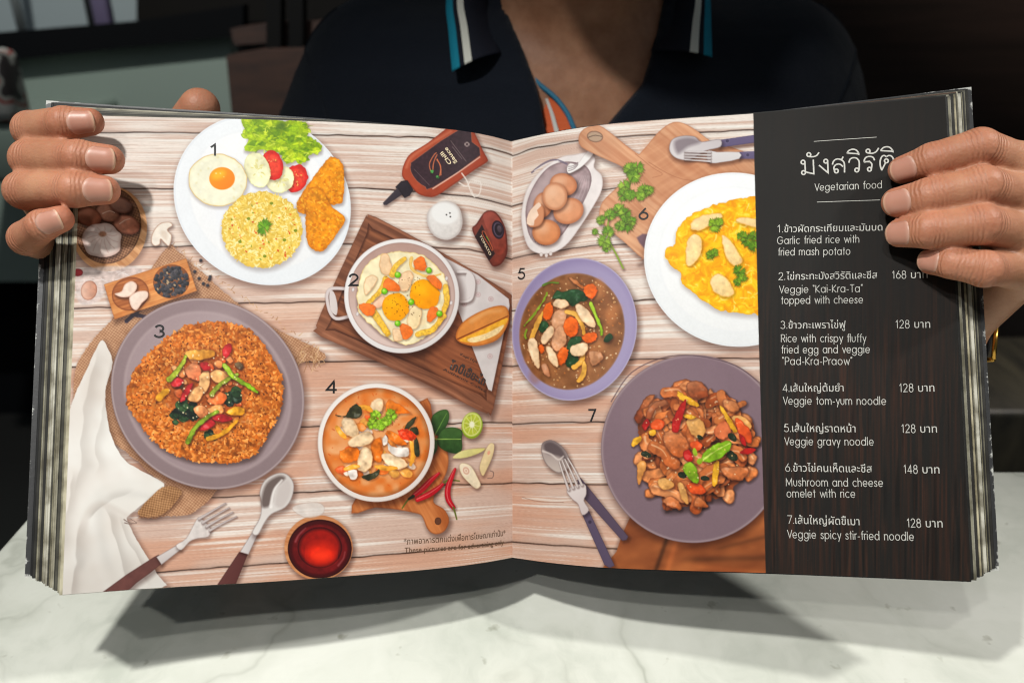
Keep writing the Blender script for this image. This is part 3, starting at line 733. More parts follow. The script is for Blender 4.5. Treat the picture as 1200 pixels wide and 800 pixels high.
    ham([(446, 300), (452, 297), (457, 305), (459, 318), (452, 322), (445, 316)]); ham([(426, 330), (434, 322), (442, 326), (436, 338), (428, 345)], (240, 214, 176)); ham([(469, 322), (480, 317), (484, 326), (477, 340), (468, 339)]); ham([(438, 352), (448, 346), (451, 352), (444, 361), (436, 358)], (236, 190, 160)); ham([(480, 362), (490, 355), (494, 366), (490, 382), (482, 386), (477, 378)], (240, 216, 170)); ham([(460, 385), (469, 386), (472, 397), (462, 399)])
    for pts, w in (([(452, 326), (444, 342), (430, 356)], 3.0), ([(459, 322), (464, 312), (473, 303)], 3.4), ([(437, 365), (446, 378), (454, 390)], 4.6), ([(522, 336), (523, 354), (516, 372)], 3.4), ([(490, 391), (506, 386), (520, 370)], 3.6)):
        draw(stroke(pts, w, w*.8), (226, 178, 66), var=.25, vs=2, lite=(-1, -1, .35, (248, 222, 140)), edge=((190, 130, 40), 1, .6), shadow=(.8, 1.4, 2, .3))
    draw(stroke([(482, 302), (481, 312), (490, 320), (504, 324), (516, 321)], 2.2, 1.2), (232, 196, 120), edge=((200, 150, 70), .8, .6))
    draw(ell(463.5, 359.5, 15.8, 16.4), (238, 164, 12), lite=(1, 1, .35, (222, 140, 10)), edge=((214, 140, 20), 1.6, .7), shadow=(.5, 1, 2, .3))
    draw(ell(497.5, 344.5, 18, 17, 40), (240, 164, 14), lite=(1, 1, .4, (224, 132, 10)), edge=((214, 136, 20), 1.6, .7), shadow=(.5, 1, 2, .3))
    draw(ell(493, 339, 9, 7, 30), (248, 186, 40), soft=9, alpha=.7); draw(ell(460, 355, 8, 7), (246, 182, 36), soft=9, alpha=.6)
    for i in range(70):
        x, y = 478+R(-26, 14), 350+R(-26, 22); draw(ell(x, y, R(.3, .65)), (70, 40, 20), alpha=.8)
    for pts in ([(485, 305), (493, 300), (499, 307), (498, 317), (486, 315)], [(449, 332), (455, 325), (467, 334), (467, 341), (452, 340)], [(499, 325), (508, 322), (517, 331), (516, 340), (508, 335)], [(420, 356), (432, 355), (440, 360), (436, 370), (424, 366)], [(468, 381), (476, 380), (484, 388), (478, 397), (472, 396)], [(501, 364), (508, 359), (514, 364), (507, 376), (500, 376)]):
        draw(poly(pts, 2), (228, 116, 48), var=.15, vs=3, lite=(-1, -1, .3, (244, 160, 100)), edge=((186, 76, 26), 1.1, .5), shadow=(.7, 1.2, 2, .35))
    for (x, y) in ((466, 321.5), (502.5, 316.5), (450.3, 341), (481.7, 353.5), (514.8, 367), (465.7, 378.5)):
        draw(ell(x, y, 3.6), (112, 182, 30), edge=((60, 120, 10), 1.4, .6), shadow=(.6, 1, 1.5, .4)); draw(ell(x-.8, y-1, 1.5), (190, 226, 110), soft=2)
    WET[0] = 0
    for (x, y) in ((413.5, 339), (418.5, 367.5), (523, 326), (528.5, 354.5)): draw(ell(x, y, 1.8, 2.6, 15), (222, 214, 212), edge=((140, 120, 116), .8, .8))
    # --- bottles and shaker
    item('printed_sauce_bottle')
    BO = [(532, 144), (546, 140), (556, 156), (566, 177), (571, 186), (570, 190), (556, 199), (530, 217), (512, 229), (502, 230.5), (490, 227), (481, 218), (472, 208), (471, 200), (475, 188), (482, 179), (500, 168)]
    draw(poly(BO, 3), (150, 66, 44), var=.12, vs=10, lite=(-.7, -1, .4, (196, 104, 76)), edge=((120, 44, 28), 2.5, .6), shadow=(2, 3, 5, .45))
    draw(stroke([(476, 196), (482, 184), (505, 168), (528, 154)], 1.6, 1.6), (206, 128, 100), alpha=.55, soft=3)
    LB = [(545, 147), (553, 166), (563, 182), (507, 220), (498, 219), (488, 212), (481, 201), (481, 192), (487, 186)]
    draw(poly(LB, 2), (58, 42, 48), var=.18, vs=2.5, edge=((206, 128, 96), 1.0, .75))
    draw(stroke([(507, 221), (535, 203), (562, 184)], .7, .7), (240, 206, 190), alpha=.8); 
    for pts in ([(505, 202), (503, 192), (508, 182), (511, 179)], [(507, 199), (508, 190), (512, 181)], [(515, 206), (516, 196), (512, 186)], [(516.5, 205), (516, 194), (511.5, 187)]):
        draw(stroke(pts, .5, .5), (206, 120, 84))
    for (x, y) in ((506, 201), (512.5, 207)): frill(x, y, 2.4, (80, 170, 90), (110, 200, 110), 4)
    for k, (x0, y0, x1, y1) in enumerate(((528, 165, 546, 189), (530, 172, 541, 186))): draw(stroke([(x0, y0), (x1, y1)], .28, .28, 0), (190, 176, 168), alpha=.55)
    draw(stroke([(485, 198), (503, 217)], .25, .25, 0), (170, 150, 146), alpha=.5)
    draw(ell(547, 169, 3.0, 2.8), (176, 160, 156)); draw(ell(547, 169, 1.6), (70, 52, 56))
    for (a, b, c, d) in ((545, 167, 549, 171), (549, 167, 545, 171)): draw(stroke([(a, b), (c, d)], .3, .3, 0), (90, 70, 74))
    draw(poly([(463, 219), (470, 212), (477, 211), (484, 222), (480, 229), (474, 232)], 0), (44, 38, 44), var=.15, edge=((20, 16, 20), 1.2, .6), shadow=(1, 2, 3, .4))
    draw(poly([(465.5, 220), (471, 228), (453, 240), (449.5, 240), (448.5, 237.5)], 0), (50, 44, 50), lite=(-1, -1, .35, (100, 90, 98)), shadow=(1, 2, 3, .4))
    item('printed_salt_shaker')
    draw(poly([(500, 252), (505, 243), (516, 236), (528, 236), (537, 242), (541, 252), (541.5, 264), (536, 275), (524, 281), (510, 277), (502, 266)], 4), (216, 210, 206), var=.06, vs=3, lite=(-1, -1, .5, (240, 238, 236)), edge=((166, 152, 148), 4, .5), shadow=(3, 4, 7, .5))
    draw(ell(521, 250, 17, 13.5, 10), (238, 236, 234), soft=3, edge=((222, 216, 212), 3, .5))
    for (x, y) in ((523, 251.5), (527, 249.5), (527.5, 253.8)): draw(ell(x, y, .9), (40, 34, 34))
    item('printed_ketchup_bottle')
    draw(poly([(553, 268), (558, 262), (566, 250), (572, 246.5), (580, 248), (588, 258), (593, 272), (594.5, 292), (592, 302), (586, 310), (578, 312), (573, 306), (560, 284)], 4), (112, 52, 42), var=.2, vs=6, lite=(-.5, -1, .35, (160, 92, 82)), edge=((66, 26, 24), 3, .6), shadow=(2, 3, 6, .5))
    draw(poly([(566, 252), (572, 248), (580, 250), (588, 262), (592, 280), (592, 292), (586, 298), (581, 296), (574, 276), (568, 262)], 4), (128, 58, 46), var=.25, vs=6, lite=(-.7, -1, .45, (176, 104, 96)))
    draw(poly([(564.5, 262.5), (580, 297), (573, 306), (556, 277)], 0), (40, 26, 28), var=.2, vs=2, edge=((150, 96, 84), .6, .5))
    draw(stroke([(567.5, 271), (565, 271), (566, 276), (573, 287), (576, 293), (577, 291), (572, 280), (567.5, 271)], .35, .35), (214, 110, 70))
    draw(stroke([(570, 277), (573, 282)], .5, .4, 0), (110, 150, 60))
    draw(ell(583.3, 269, 7, 11, -12), (40, 32, 44), edge=((20, 14, 20), 1, .6)); draw(ell(583.5, 269, 5.3, 8.6, -12), (92, 80, 96)); draw(ell(584, 269, 4.6, 7.4, -12), (36, 28, 36)); draw(ell(585, 268, 2.6, 4.2, -12), (70, 58, 66), lite=(0, -1, .3, (130, 120, 130)))
    # --- bowl 4 on a round board, herbs
    item('printed_round_board')
    draw(poly([(412, 592), (440, 594), (462, 596), (484, 600), (494, 604), (500, 618), (506, 624), (514, 625), (522, 620), (526, 608), (520, 596), (508, 588), (511, 575), (520, 560), (525, 545), (524, 528), (516, 512), (508, 494), (492, 470)], 4), woodtex((160, 90, 50), (206, 134, 84), 62, k=2, s=3), edge=((120, 60, 30), 2, .5), shadow=(2, 3, 6, .5))
    draw(ell(513, 610, 3.9, 4.4), (96, 60, 44), edge=((60, 32, 22), 1.3, .7))
    item('printed_lime_leaf')
    for pts in ([(506, 500), (506, 488), (514, 481), (524, 480), (526, 490), (521, 502), (512, 510)], [(512, 514), (518, 503), (530, 500), (541, 504), (541, 514), (541, 526), (534, 531), (522, 528), (514, 522)], [(507, 516), (512, 516), (512, 526), (507, 533), (504, 528)]):
        draw(poly(pts, 4), (40, 66, 32), var=.25, vs=4, lite=(.2, -1, .45, (92, 124, 66)), edge=((20, 36, 18), 1.2, .5), shadow=(1, 2, 4, .45))
    draw(stroke([(511, 514), (540, 514)], .6, .35, 0), (150, 180, 90)); draw(stroke([(509, 510), (523, 484)], .5, .3, 0), (110, 146, 70)); draw(stroke([(506, 513), (513, 514)], .8, .6, 0), (120, 150, 70))
    item('printed_lime')
    draw(ell(553, 498, 12.3, 15.6, 8), (130, 150, 40), shadow=(2, 3, 5, .45)); draw(ell(552.8, 497, 11.5, 14.2, 8), (206, 208, 130), edge=((176, 190, 84), 1.4, .7))
    draw(ell(552.8, 497, 9.6, 12, 8), (178, 186, 74), var=.2, vs=3)
    for k in range(10):
        a = math.radians(k*36+10); draw(stroke([(552.8, 497), (552.8+9.4*math.cos(a), 497+11.8*math.sin(a))], .8, .3, 0), (222, 220, 150), alpha=.8)
    draw(ell(552.8, 497, 3, 3.8), (240, 238, 208), soft=2)
    item('printed_lemongrass')
    for pts, c in (([(530, 536), (540, 528), (556, 525), (569, 525), (560, 531), (544, 536)], (206, 196, 120)), ([(563, 553), (562, 545), (568, 528), (574, 519), (579, 521), (577, 534), (570, 550), (566, 557)], (222, 196, 148)), ([(538, 546), (542, 542), (552, 546), (560, 560), (563, 568), (558, 572), (550, 566), (541, 556)], (232, 214, 186))):
        draw(poly(pts, 4), c, var=.1, vs=4, lite=(-1, -1, .4, (250, 240, 216)), edge=((170, 140, 100), 1, .5), shadow=(1, 2, 4, .4))
    for r in (6.5, 4.6, 2.8, 1.2): draw(ell(546, 551, r*.8, r, -25), (206, 160, 140) if r in (4.6, 1.2) else (240, 222, 200), alpha=.8)
    draw(ell(572.5, 530, 1.6, 2.6, 20), (226, 168, 140))
    item('printed_chilli')
    for pts, st in (([(484, 581), (495, 572), (506, 561), (514, 554)], [(484, 581), (478, 585), (471, 595)]), ([(489, 585), (502, 579), (514, 571), (520, 565)], [(520, 565), (526, 562), (538, 563)]), ([(531, 594), (525, 584), (525, 570), (533, 549)], [(531, 594), (533, 600), (535, 608)])):
        draw(stroke(pts, 2.6, 1.5, mid=3.4), (166, 22, 34), var=.15, lite=(-1, -1, .3, (220, 80, 80)), edge=((100, 8, 20), 1, .5), shadow=(1, 2, 3, .45))
        draw(stroke([(p[0]-.6, p[1]-.8) for p in pts], .5, .3), (244, 160, 150), alpha=.6)
        draw(stroke(st, 1.1, .8), (92, 96, 40))
    draw(stroke([(484, 581), (479, 584)], 2, 1.5, 0), (40, 44, 30))
    item('printed_soup_bowl')
    draw(ell(440.5, 518, 68.5, 69.5), (226, 216, 210), edge=((186, 166, 156), 1.6, .6), lite=(-1, -1, .5, (246, 242, 238)), shadow=(3, 5, 8, .55))
    def soup(X, Y, d):
        n = fbm(X, Y, 16, 3, 4); r = np.hypot(X-440, Y-518)/63
        C = mix((214, 140, 84), (230, 172, 124), np.clip(n*1.4-.2, 0, 1))
        k = (ss(.5, .9, vnoise(X, Y, 9, 5)*.6+r*.45)*.75)[..., None]
        C = C*(1-k)+rgb((206, 106, 40))*k
        return C*(1-.22*ss(.9, 1.0, r))[..., None]
    draw(ell(440.5, 518, 63, 64), soup, edge=((150, 72, 34), 1.6, .6))
    for i in range(120):
        a = R(0, 6.28); q = R(.3, .97); draw(ell(440+62*q*math.cos(a), 518+63*q*math.sin(a), R(.5, 2.4), R(.4, 1.0), R(0, 180)), pick([(200, 88, 28), (226, 130, 50), (180, 70, 26)]), alpha=.6, soft=.8)
    WET[0] = .55
    for i in range(54):
        x, y = 440+R(-42, 42), 516+R(-38, 40); r = R(3.5, 8)
        draw(poly([(x-r, y-r*R(.1, .5)), (x+r*.2, y-r*.8), (x+r, y+r*.1), (x+r*.1, y+r*.7)], 3), pick([(222, 112, 44), (236, 214, 196), (226, 140, 66), (214, 96, 50), (240, 222, 206), (232, 168, 84)]), var=.15, vs=3, edge=((180, 90, 44), 1.1, .4), shadow=(.6, 1, 2, .25), alpha=.9)
    for pts in ([(398, 528), (418, 523), (421, 534), (416, 540), (402, 541)], [(434, 520), (446, 511), (448, 530), (446, 541), (438, 538)], [(452, 508), (458, 504), (476, 518), (476, 521), (464, 520)], [(452, 480), (456, 467), (480, 482), (478, 484), (462, 484)]):
        draw(poly(pts, 2), (222, 116, 36), var=.12, vs=4, lite=(-1, -.5, .35, (238, 160, 90)), edge=((186, 80, 24), 1.2, .5), shadow=(.8, 1.4, 2.4, .3))
    for pts in ([(434, 480), (436, 470), (444, 466), (449, 470), (448, 480), (440, 483)], [(400, 496), (404, 488), (414, 492), (420, 505), (416, 512), (405, 508)], [(408, 518), (416, 510), (430, 505), (437, 511), (433, 519), (420, 523), (412, 523)], [(418, 546), (422, 528), (430, 523), (436, 532), (435, 546), (428, 552), (420, 551)], [(447, 532), (456, 531), (470, 536), (477, 542), (474, 547), (460, 549), (450, 541)]):
        draw(poly(pts, 4), (238, 206, 166), var=.08, vs=5, lite=(-1, -1, .4, (250, 232, 206)), edge=((206, 150, 100), 1.6, .55), shadow=(1, 1.6, 3, .4))
    for pts in ([(454, 517), (458, 522), (468, 524), (478, 524), (478, 534), (466, 534), (456, 528)], [(448, 514), (452, 509), (454, 518), (449, 522)], [(408, 551), (418, 550), (418, 560), (410, 561)]):
        draw(poly(pts, 3), (238, 226, 216), lite=(-1, -1, .4, (252, 248, 244)), edge=((200, 170, 150), 1, .5), shadow=(.8, 1.2, 2, .35))
    for pts in ([(481, 516), (483, 524), (484, 534), (481, 544)], [(404, 549), (412, 547), (420, 546)], [(440, 546), (452, 548), (464, 548)], [(394, 500), (400, 508), (404, 512)], [(420, 476), (430, 478), (436, 482)]):
        draw(stroke(pts, 2.0, 1.6, mid=3), (232, 160, 60), lite=(-1, -1, .3, (248, 206, 120)), edge=((190, 110, 30), .9, .5))
    for pts in ([(393, 486), (404, 487), (410, 477), (417, 473), (424, 480), (422, 488), (408, 489)], [(474, 502), (480, 492), (488, 487), (484, 496), (478, 503)], [(485, 516), (488, 512), (491, 524), (491, 534), (486, 532)], [(424, 558), (436, 554), (444, 549), (442, 558), (432, 562)], [(480, 502), (488, 500), (490, 508), (484, 508)]):
        draw(poly(pts, 3), (50, 50, 34), var=.3, vs=3, lite=(-1, -1, .3, (104, 110, 80)), edge=((26, 24, 18), 1, .5), shadow=(.8, 1.4, 2, .3))
    draw(poly([(466, 504), (476, 502), (488, 510), (482, 516), (470, 513)], 2), (206, 66, 36), var=.3, vs=2, rough=1, rs=2)
    for (x, y) in ((440, 487), (458, 486), (445, 497), (436, 496), (454, 492)): frill(x, y, 8, (124, 166, 40), (166, 198, 70), 6, (70, 110, 24))
    WET[0] = 0
    # --- cutlery and the red drink
    item('printed_fork')
    draw(poly([(120, 693), (180, 652), (185, 652), (189, 660), (160, 682), (146, 693)], 2), (92, 58, 54), var=.15, lite=(-.6, -1, .3, (140, 100, 92)), edge=((60, 34, 32), 1.4, .5), shadow=(2, 3, 5, .4))
    draw(poly([(183, 652), (207, 638), (212, 643), (189, 661)], 0), (186, 176, 174), lite=(-.4, -1, .6, (246, 240, 236)), edge=((110, 96, 94), 1, .6), shadow=(1, 2, 4, .4))
    draw(poly([(206, 638), (218, 630), (229, 610), (234, 606), (246, 618), (244, 628), (232, 630), (222, 634), (212, 644)], 3), (208, 198, 194), var=.12, vs=5, lite=(-1, -.6, .5, (246, 242, 238)), edge=((130, 112, 108), 1, .6), shadow=(1, 2, 4, .4))
    for i in range(4):
        ox, oy = 233+i*4.3, 607+i*4.6
        draw(stroke([(ox, oy), (ox+14, oy-8), (ox+31, oy-18+i*.6)], 1.5, .7), (178, 164, 162), lite=(-1, -1, .5, (240, 234, 230)), edge=((100, 86, 86), .6, .6), shadow=(.6, 1.6, 2, .4))
    item('printed_spoon')
    draw(poly([(254, 685), (280, 646), (290, 649), (276, 684)], 1), (84, 48, 46), lite=(-.8, -.3, .3, (134, 92, 86)), edge=((50, 26, 26), 1.4, .5), shadow=(2, 3, 5, .4))
    draw(poly([(281, 646), (296, 622), (302, 625), (291, 649)], 0), (190, 180, 178), lite=(-1, -.3, .6, (246, 242, 240)), edge=((100, 88, 86), 1, .6), shadow=(1, 2, 4, .4))
    draw(poly([(295, 623), (304, 606), (306, 590), (304, 576), (310, 562), (324, 554), (336, 555), (344, 566), (342, 582), (334, 594), (318, 602), (310, 612), (302, 626)], 4), (206, 198, 194), lite=(.3, 1, .5, (244, 240, 236)), edge=((116, 100, 96), 1.6, .6), shadow=(2, 3, 6, .45))
    draw(poly([(306, 584), (312, 566), (326, 557), (334, 560), (322, 572), (318, 590), (308, 594)], 4), (88, 74, 70), soft=4, alpha=.85)
    draw(poly([(322, 590), (326, 572), (336, 562), (341, 570), (338, 584), (330, 594)], 4), (196, 186, 182), soft=4, alpha=.8)
    draw(stroke([(317, 593), (321, 574), (330, 562)], 2, 1), (244, 238, 234), soft=2, alpha=.85)
    item('printed_drink_glass')
    draw(ell(373, 641, 40, 38), woodtex((178, 116, 76), (206, 150, 108), 10, k=4), shadow=(2, 3, 6, .5))
    draw(ell(374.5, 642.5, 37.5, 34.5), (62, 16, 18), edge=((30, 8, 10), 3, .7))
    draw(ell(374.5, 643, 33.5, 30.5), (96, 22, 24), var=.25, vs=8, edge=((44, 8, 12), 3, .6))
    draw(ell(374.5, 641, 26, 24), (70, 14, 16), edge=((40, 6, 10), 2, .7)); draw(ell(374.5, 641, 23, 21), (136, 26, 20), var=.2, vs=9, soft=4)
    draw(ell(376, 648, 17, 12), (206, 46, 26), soft=12, var=.15, vs=6); draw(ell(376, 650, 10, 6), (232, 60, 34), soft=9)
    draw(stroke([(346, 634), (350, 626), (358, 618)], 1.2, .6), (150, 80, 84), alpha=.7, soft=1.5); draw(stroke([(396, 662), (402, 654), (404, 646)], 1.0, .6), (160, 90, 92), alpha=.6, soft=1.5)
    # wood knots
    _cur[0] = 0
    draw(poly([(342, 596), (350, 590), (372, 588), (380, 594), (376, 603), (358, 606)], 4), (222, 214, 208), alpha=.8, var=.1, soft=2, edge=((150, 130, 122), 1.2, .6))
    for pts in ([(541, 203), (547, 212), (552, 226), (556, 231)], [(556, 212), (563, 214), (562, 226), (556, 230), (552, 222)], [(538, 214), (546, 218), (550, 214)]):
        draw(stroke(pts, .9, .5), (242, 234, 226), alpha=.8)
    draw(stroke([(574, 551), (578, 553), (577, 559), (571, 560)], .5, .4), (96, 80, 76), alpha=.8)
    for pts in ([(145, 608), (152, 612), (160, 612), (152, 607)], [(146, 612), (154, 614)]): draw(stroke(pts, .6, .3), (120, 100, 92))
    # gutter tone printed on the left sheet edge
    _clip[0] = None
def paint_right():
    _clip[0] = (600.0, 912.0)
    # --- egg basket
    item('printed_egg_basket')
    draw(poly([(611, 262), (612, 240), (618, 220), (630, 203), (646, 190), (660, 183), (674, 181), (690, 178), (697, 186), (696, 196), (705, 206), (705, 222), (696, 240), (682, 262), (666, 284), (650, 295), (632, 297), (618, 288)], 4), (232, 224, 222), var=.05, vs=8, edge=((184, 168, 166), 1.6, .5), shadow=(2, 4, 7, .45))
    draw(poly([(616, 258), (617, 238), (626, 216), (640, 198), (656, 190), (674, 190), (688, 196), (693, 212), (684, 236), (668, 262), (652, 282), (636, 288), (622, 280)], 4), (166, 146, 148), var=.22, vs=9, edge=((110, 90, 92), 3, .55))
    draw(poly([(618, 240), (628, 216), (644, 200), (660, 196), (650, 212), (636, 232), (624, 252)], 4), (188, 170, 170), alpha=.7, soft=8)
    draw(stroke([(623, 202), (636, 192), (650, 187), (664, 192)], 1.1, 1.1), (110, 100, 116), alpha=.8); draw(stroke([(626, 200), (640, 192), (654, 188)], .4, .4), (236, 230, 230))
    for i in range(5): draw(stroke([(690-i*2, 206), (688-i*4, 226), (676-i*5, 252), (664-i*5, 270)], .5, .4), (206, 192, 192), alpha=.35)
    for i in range(44):
        t = i/44.; x, y = 618+t*40, 276+math.sin(t*3.1)*13; draw(stroke([(x, y), (x+R(-2, 2), y-R(1, 4))], .35, .2, 0), (236, 228, 226), alpha=.7)
    for (x, y, rx, ry, a, c) in ((660, 216, 16, 13, 15, (204, 140, 104)), (636, 240, 11, 15, 10, (196, 132, 98)), (666, 247, 18, 15, -20, (212, 148, 110)), (650, 230, 14.6, 16.2, 0, (222, 170, 136)), (640, 272, 16.5, 15, 0, (208, 138, 94))):
        draw(ell(x, y, rx, ry, a), c, var=.06, vs=6, edge=((150, 86, 56), 5, .5), lite=(-1, -1, .35, (240, 200, 172)), shadow=(1, 2, 4, .5))
        draw(ell(x-rx*.25, y-ry*.3, rx*.4, ry*.35), (240, 204, 178), soft=8, alpha=.4)
    draw(poly([(617, 260), (620, 248), (627, 240), (632, 238), (637, 244), (637, 256), (632, 264), (622, 266)], 4), (206, 146, 112), edge=((150, 92, 64), 2, .5), shadow=(1, 2, 3, .5))
    draw(poly([(617, 262), (619, 250), (625, 242), (631, 237), (634, 241), (629, 246), (631, 252), (626, 258), (625, 264)], 2), (240, 214, 194), var=.06)
    draw(poly([(664, 197), (668, 191), (676, 192), (684, 182), (695, 170), (697, 172), (694, 182), (683, 194), (674, 200), (666, 203)], 3), (240, 236, 234), edge=((176, 160, 158), 1, .5), shadow=(1, 2, 3, .4))
    for k in range(3): draw(stroke([(666, 200-k*2.5), (672, 198-k*2), (677, 193-k*1.5)], .4, .4), (130, 116, 118))
    for (x, y) in ((634, 298), (640, 299), (645, 297)): draw(ell(x, y, 2, 2.4), (224, 214, 210), edge=((160, 140, 136), .8, .6))
    item('printed_cutting_board')
    CB = [(681, 172), (678, 160), (684, 151), (696, 147), (708, 150), (744, 178), (752, 177), (770, 156), (784, 145), (796, 143), (812, 150), (834, 166), (850, 170), (912, 196), (912, 230), (760, 300), (752, 302), (732, 284), (706, 262), (702, 250), (706, 236), (720, 222), (736, 206), (730, 196), (704, 184)]
    # the paddle of the board runs from its hole at the top left to the rice plate
    draw(poly(CB, 3), woodtex((186, 132, 100), (218, 172, 138), 40, k=1, s=4), var=.06, vs=20, edge=((160, 100, 70), 2, .5), shadow=(2, 4, 6, .5))
    draw(poly([(752, 178), (790, 160), (860, 200), (860, 230), (790, 260), (770, 220)], 3), woodtex((176, 118, 86), (206, 150, 114), -30, k=3, s=4), alpha=.5, soft=14)
    for pts in ([(744, 180), (764, 196), (776, 204), (764, 208)], [(760, 190), (800, 210), (860, 212)]): draw(stroke(pts, .4, .3), (150, 96, 70), alpha=.6)
    draw(ell(697, 160, 9.5, 6.6, 8), (176, 150, 128), edge=((100, 66, 50), 2, .8)); draw(stroke([(689, 161), (697, 158.5), (705, 160)], .5, .4), (90, 70, 58))
    draw(poly([(746, 278), (760, 274), (760, 296), (754, 290)], 2), (92, 72, 90), soft=2, alpha=.8)
    item('printed_coriander')
    draw(stroke([(730, 314), (722, 298), (714, 282), (712, 264), (716, 244)], 1.1, .8), (130, 152, 60), shadow=(1, 2, 3, .4)); draw(stroke([(714, 284), (704, 276), (698, 272)], .7, .5), (110, 136, 50)); draw(stroke([(736, 226), (740, 208), (741, 196)], .8, .6), (110, 140, 50)); draw(stroke([(728, 236), (736, 226), (752, 226)], .7, .6), (110, 140, 50))
    for (x, y, r) in ((738, 198, 11), (746, 196, 9), (742, 206, 9), (732, 218, 9), (730, 228, 8), (755, 224, 10), (750, 230, 8), (760, 222, 7), (738, 228, 9), (725, 246, 11), (732, 250, 9), (714, 252, 8), (734, 262, 10), (726, 264, 8), (704, 258, 7), (712, 272, 8), (708, 283, 9), (711, 290, 6), (740, 258, 7), (697, 271, 5)):
        frill(x, y, r, (88, 128, 34), (142, 170, 64), 7, (52, 84, 20))
    item('printed_spoon_and_fork')
    draw(poly([(842, 164), (884, 158), (884, 167), (850, 172), (843, 172)], 1), (92, 82, 112), lite=(0, -1, .35, (140, 132, 160)), edge=((60, 50, 76), 1.2, .5), shadow=(1, 3, 4, .45))
    draw(poly([(784, 172), (788, 163), (800, 159), (814, 160), (822, 166), (843, 163), (844, 172), (826, 177), (808, 187), (794, 186), (786, 180)], 4), (196, 188, 190), lite=(-.4, 1, .5, (240, 236, 234)), edge=((110, 98, 100), 1.4, .6), shadow=(1, 3, 5, .45))
    draw(poly([(790, 166), (802, 161), (814, 162), (820, 167), (806, 172), (794, 180)], 4), (120, 108, 114), soft=5, alpha=.8)
    draw(poly([(864, 178), (884, 177), (884, 186), (866, 186)], 0), (92, 82, 112), lite=(0, -1, .35, (140, 132, 160)), shadow=(1, 2, 4, .45))
    draw(poly([(830, 176), (840, 178), (866, 178), (866, 186), (846, 190), (832, 191), (828, 184)], 2), (206, 200, 200), lite=(0, -1, .5, (246, 244, 242)), edge=((120, 106, 108), 1, .5), shadow=(1, 3, 4, .45))
    for k in range(4): draw(stroke([(832, 178+k*3.6), (818, 178+k*3.3), (802, 177.5+k*3.2)], 1.2, .6), (196, 188, 188), lite=(0, -1, .5, (244, 240, 238)), edge=((110, 96, 98), .5, .6), shadow=(.4, 1.4, 1.6, .45))
    draw(ell(852, 165, 2.6), (70, 62, 88), edge=((170, 164, 186), .8, .6)); draw(ell(876, 181.5, 2.4), (70, 62, 88), edge=((170, 164, 186), .8, .6))
    item('printed_omelette_plate')
    disc_plate(862, 304, 108, 101.5, 15, (242, 243, 244), (246, 246, 246), .84, (226, 228, 232), .45)
    OM = [(780, 300), (782, 290), (790, 286), (792, 272), (800, 260), (816, 248), (836, 240), (860, 234), (884, 230), (912, 232), (912, 366), (884, 368), (860, 366), (840, 362), (824, 352), (812, 342), (800, 332), (796, 318), (786, 312)]
    p = poly(OM, 4)
    def om(X, Y, d):
        n = fbm(X+12*vnoise(X, Y, 10, 2), Y+12*vnoise(X, Y, 10, 3), 7, 1, 4)
        C = mix((226, 152, 8), (250, 206, 40), np.clip(n*2.0-.45, 0, 1)); k = (ss(.62, .8, n)*.7)[..., None]
        return C*(1-k)+rgb((254, 226, 120))*k
    draw(p, om, rough=2, rs=5, edge=((214, 146, 20), 2.5, .5), shadow=(1, 3, 6, .25))
    for i in range(260):
        x, y = R(784, 890), R(234, 366)
        if p.f(np.array([[x]]), np.array([[y]]))[0, 0] > -5: continue
        a = R(0, 6.28); l = R(4, 10); b = a+R(-.9, .9)
        draw(stroke([(x, y), (x+math.cos(a)*l*.5, y+math.sin(a)*l*.5), (x+math.cos(b)*l, y+math.sin(b)*l)], R(.5, 1.3), .4, 3), pick([(252, 214, 70), (230, 160, 14), (248, 200, 40), (255, 234, 150), (226, 150, 10)]), alpha=.7, soft=1)
    WET[0] = .15
    for pts in ([(809, 268), (812, 258), (824, 252), (842, 249), (846, 254), (836, 262), (820, 270)], [(803, 300), (806, 280), (814, 274), (822, 280), (822, 294), (814, 308), (806, 311)], [(846, 276), (856, 282), (866, 296), (870, 306), (862, 311), (854, 306), (848, 294)], [(832, 328), (838, 321), (850, 324), (860, 340), (858, 346), (848, 348), (836, 340)], [(862, 258), (872, 254), (890, 258), (890, 266), (874, 264)]):
        draw(poly(pts, 4), (240, 208, 148), var=.12, vs=4, lite=(-1, -1, .4, (252, 234, 198)), edge=((222, 160, 70), 1.8, .65), shadow=(.8, 1.4, 3, .3))
    for (x, y, r, c) in ((836, 263, 9, 1), (843, 260, 6, 1), (832, 299, 7, 0), (837, 295, 6, 0), (876, 282, 10, 0), (884, 288, 9, 0), (870, 277, 7, 0), (866, 318, 8, 0), (870, 324, 7, 0), (864, 330, 6, 0), (884, 276, 7, 0)):
        frill(x, y, r, (84, 124, 18) if not c else (140, 172, 50), (128, 160, 36), 6, (50, 84, 12))
    WET[0] = 0
    item('printed_gravy_bowl')
    draw(ell(673, 385.5, 84, 72.5, 104), (158, 146, 178), lite=(-.4, -1, .35, (128, 116, 152)), edge=((196, 188, 208), 2.4, .6), shadow=(3, 4, 7, .5))
    draw(ell(676, 386, 77, 66, 104), (172, 162, 190), soft=8, alpha=.5)
    sp = ell(670, 388, 69, 61, 108)
    def br(X, Y, d):
        n = fbm(X, Y, 12, 2, 4); C = mix((104, 66, 40), (158, 108, 72), np.clip(n*1.5-.25, 0, 1))
        return C
    draw(sp, br, edge=((150, 120, 110), 2.5, .5), soft=1.5)
    for i in range(40): draw(ell(R(620, 720), R(335, 440), R(6, 14), R(3, 8), R(0, 180)), pick([(178, 112, 68), (150, 92, 56), (120, 76, 46), (196, 128, 80)]), alpha=.35, soft=6, own=False)
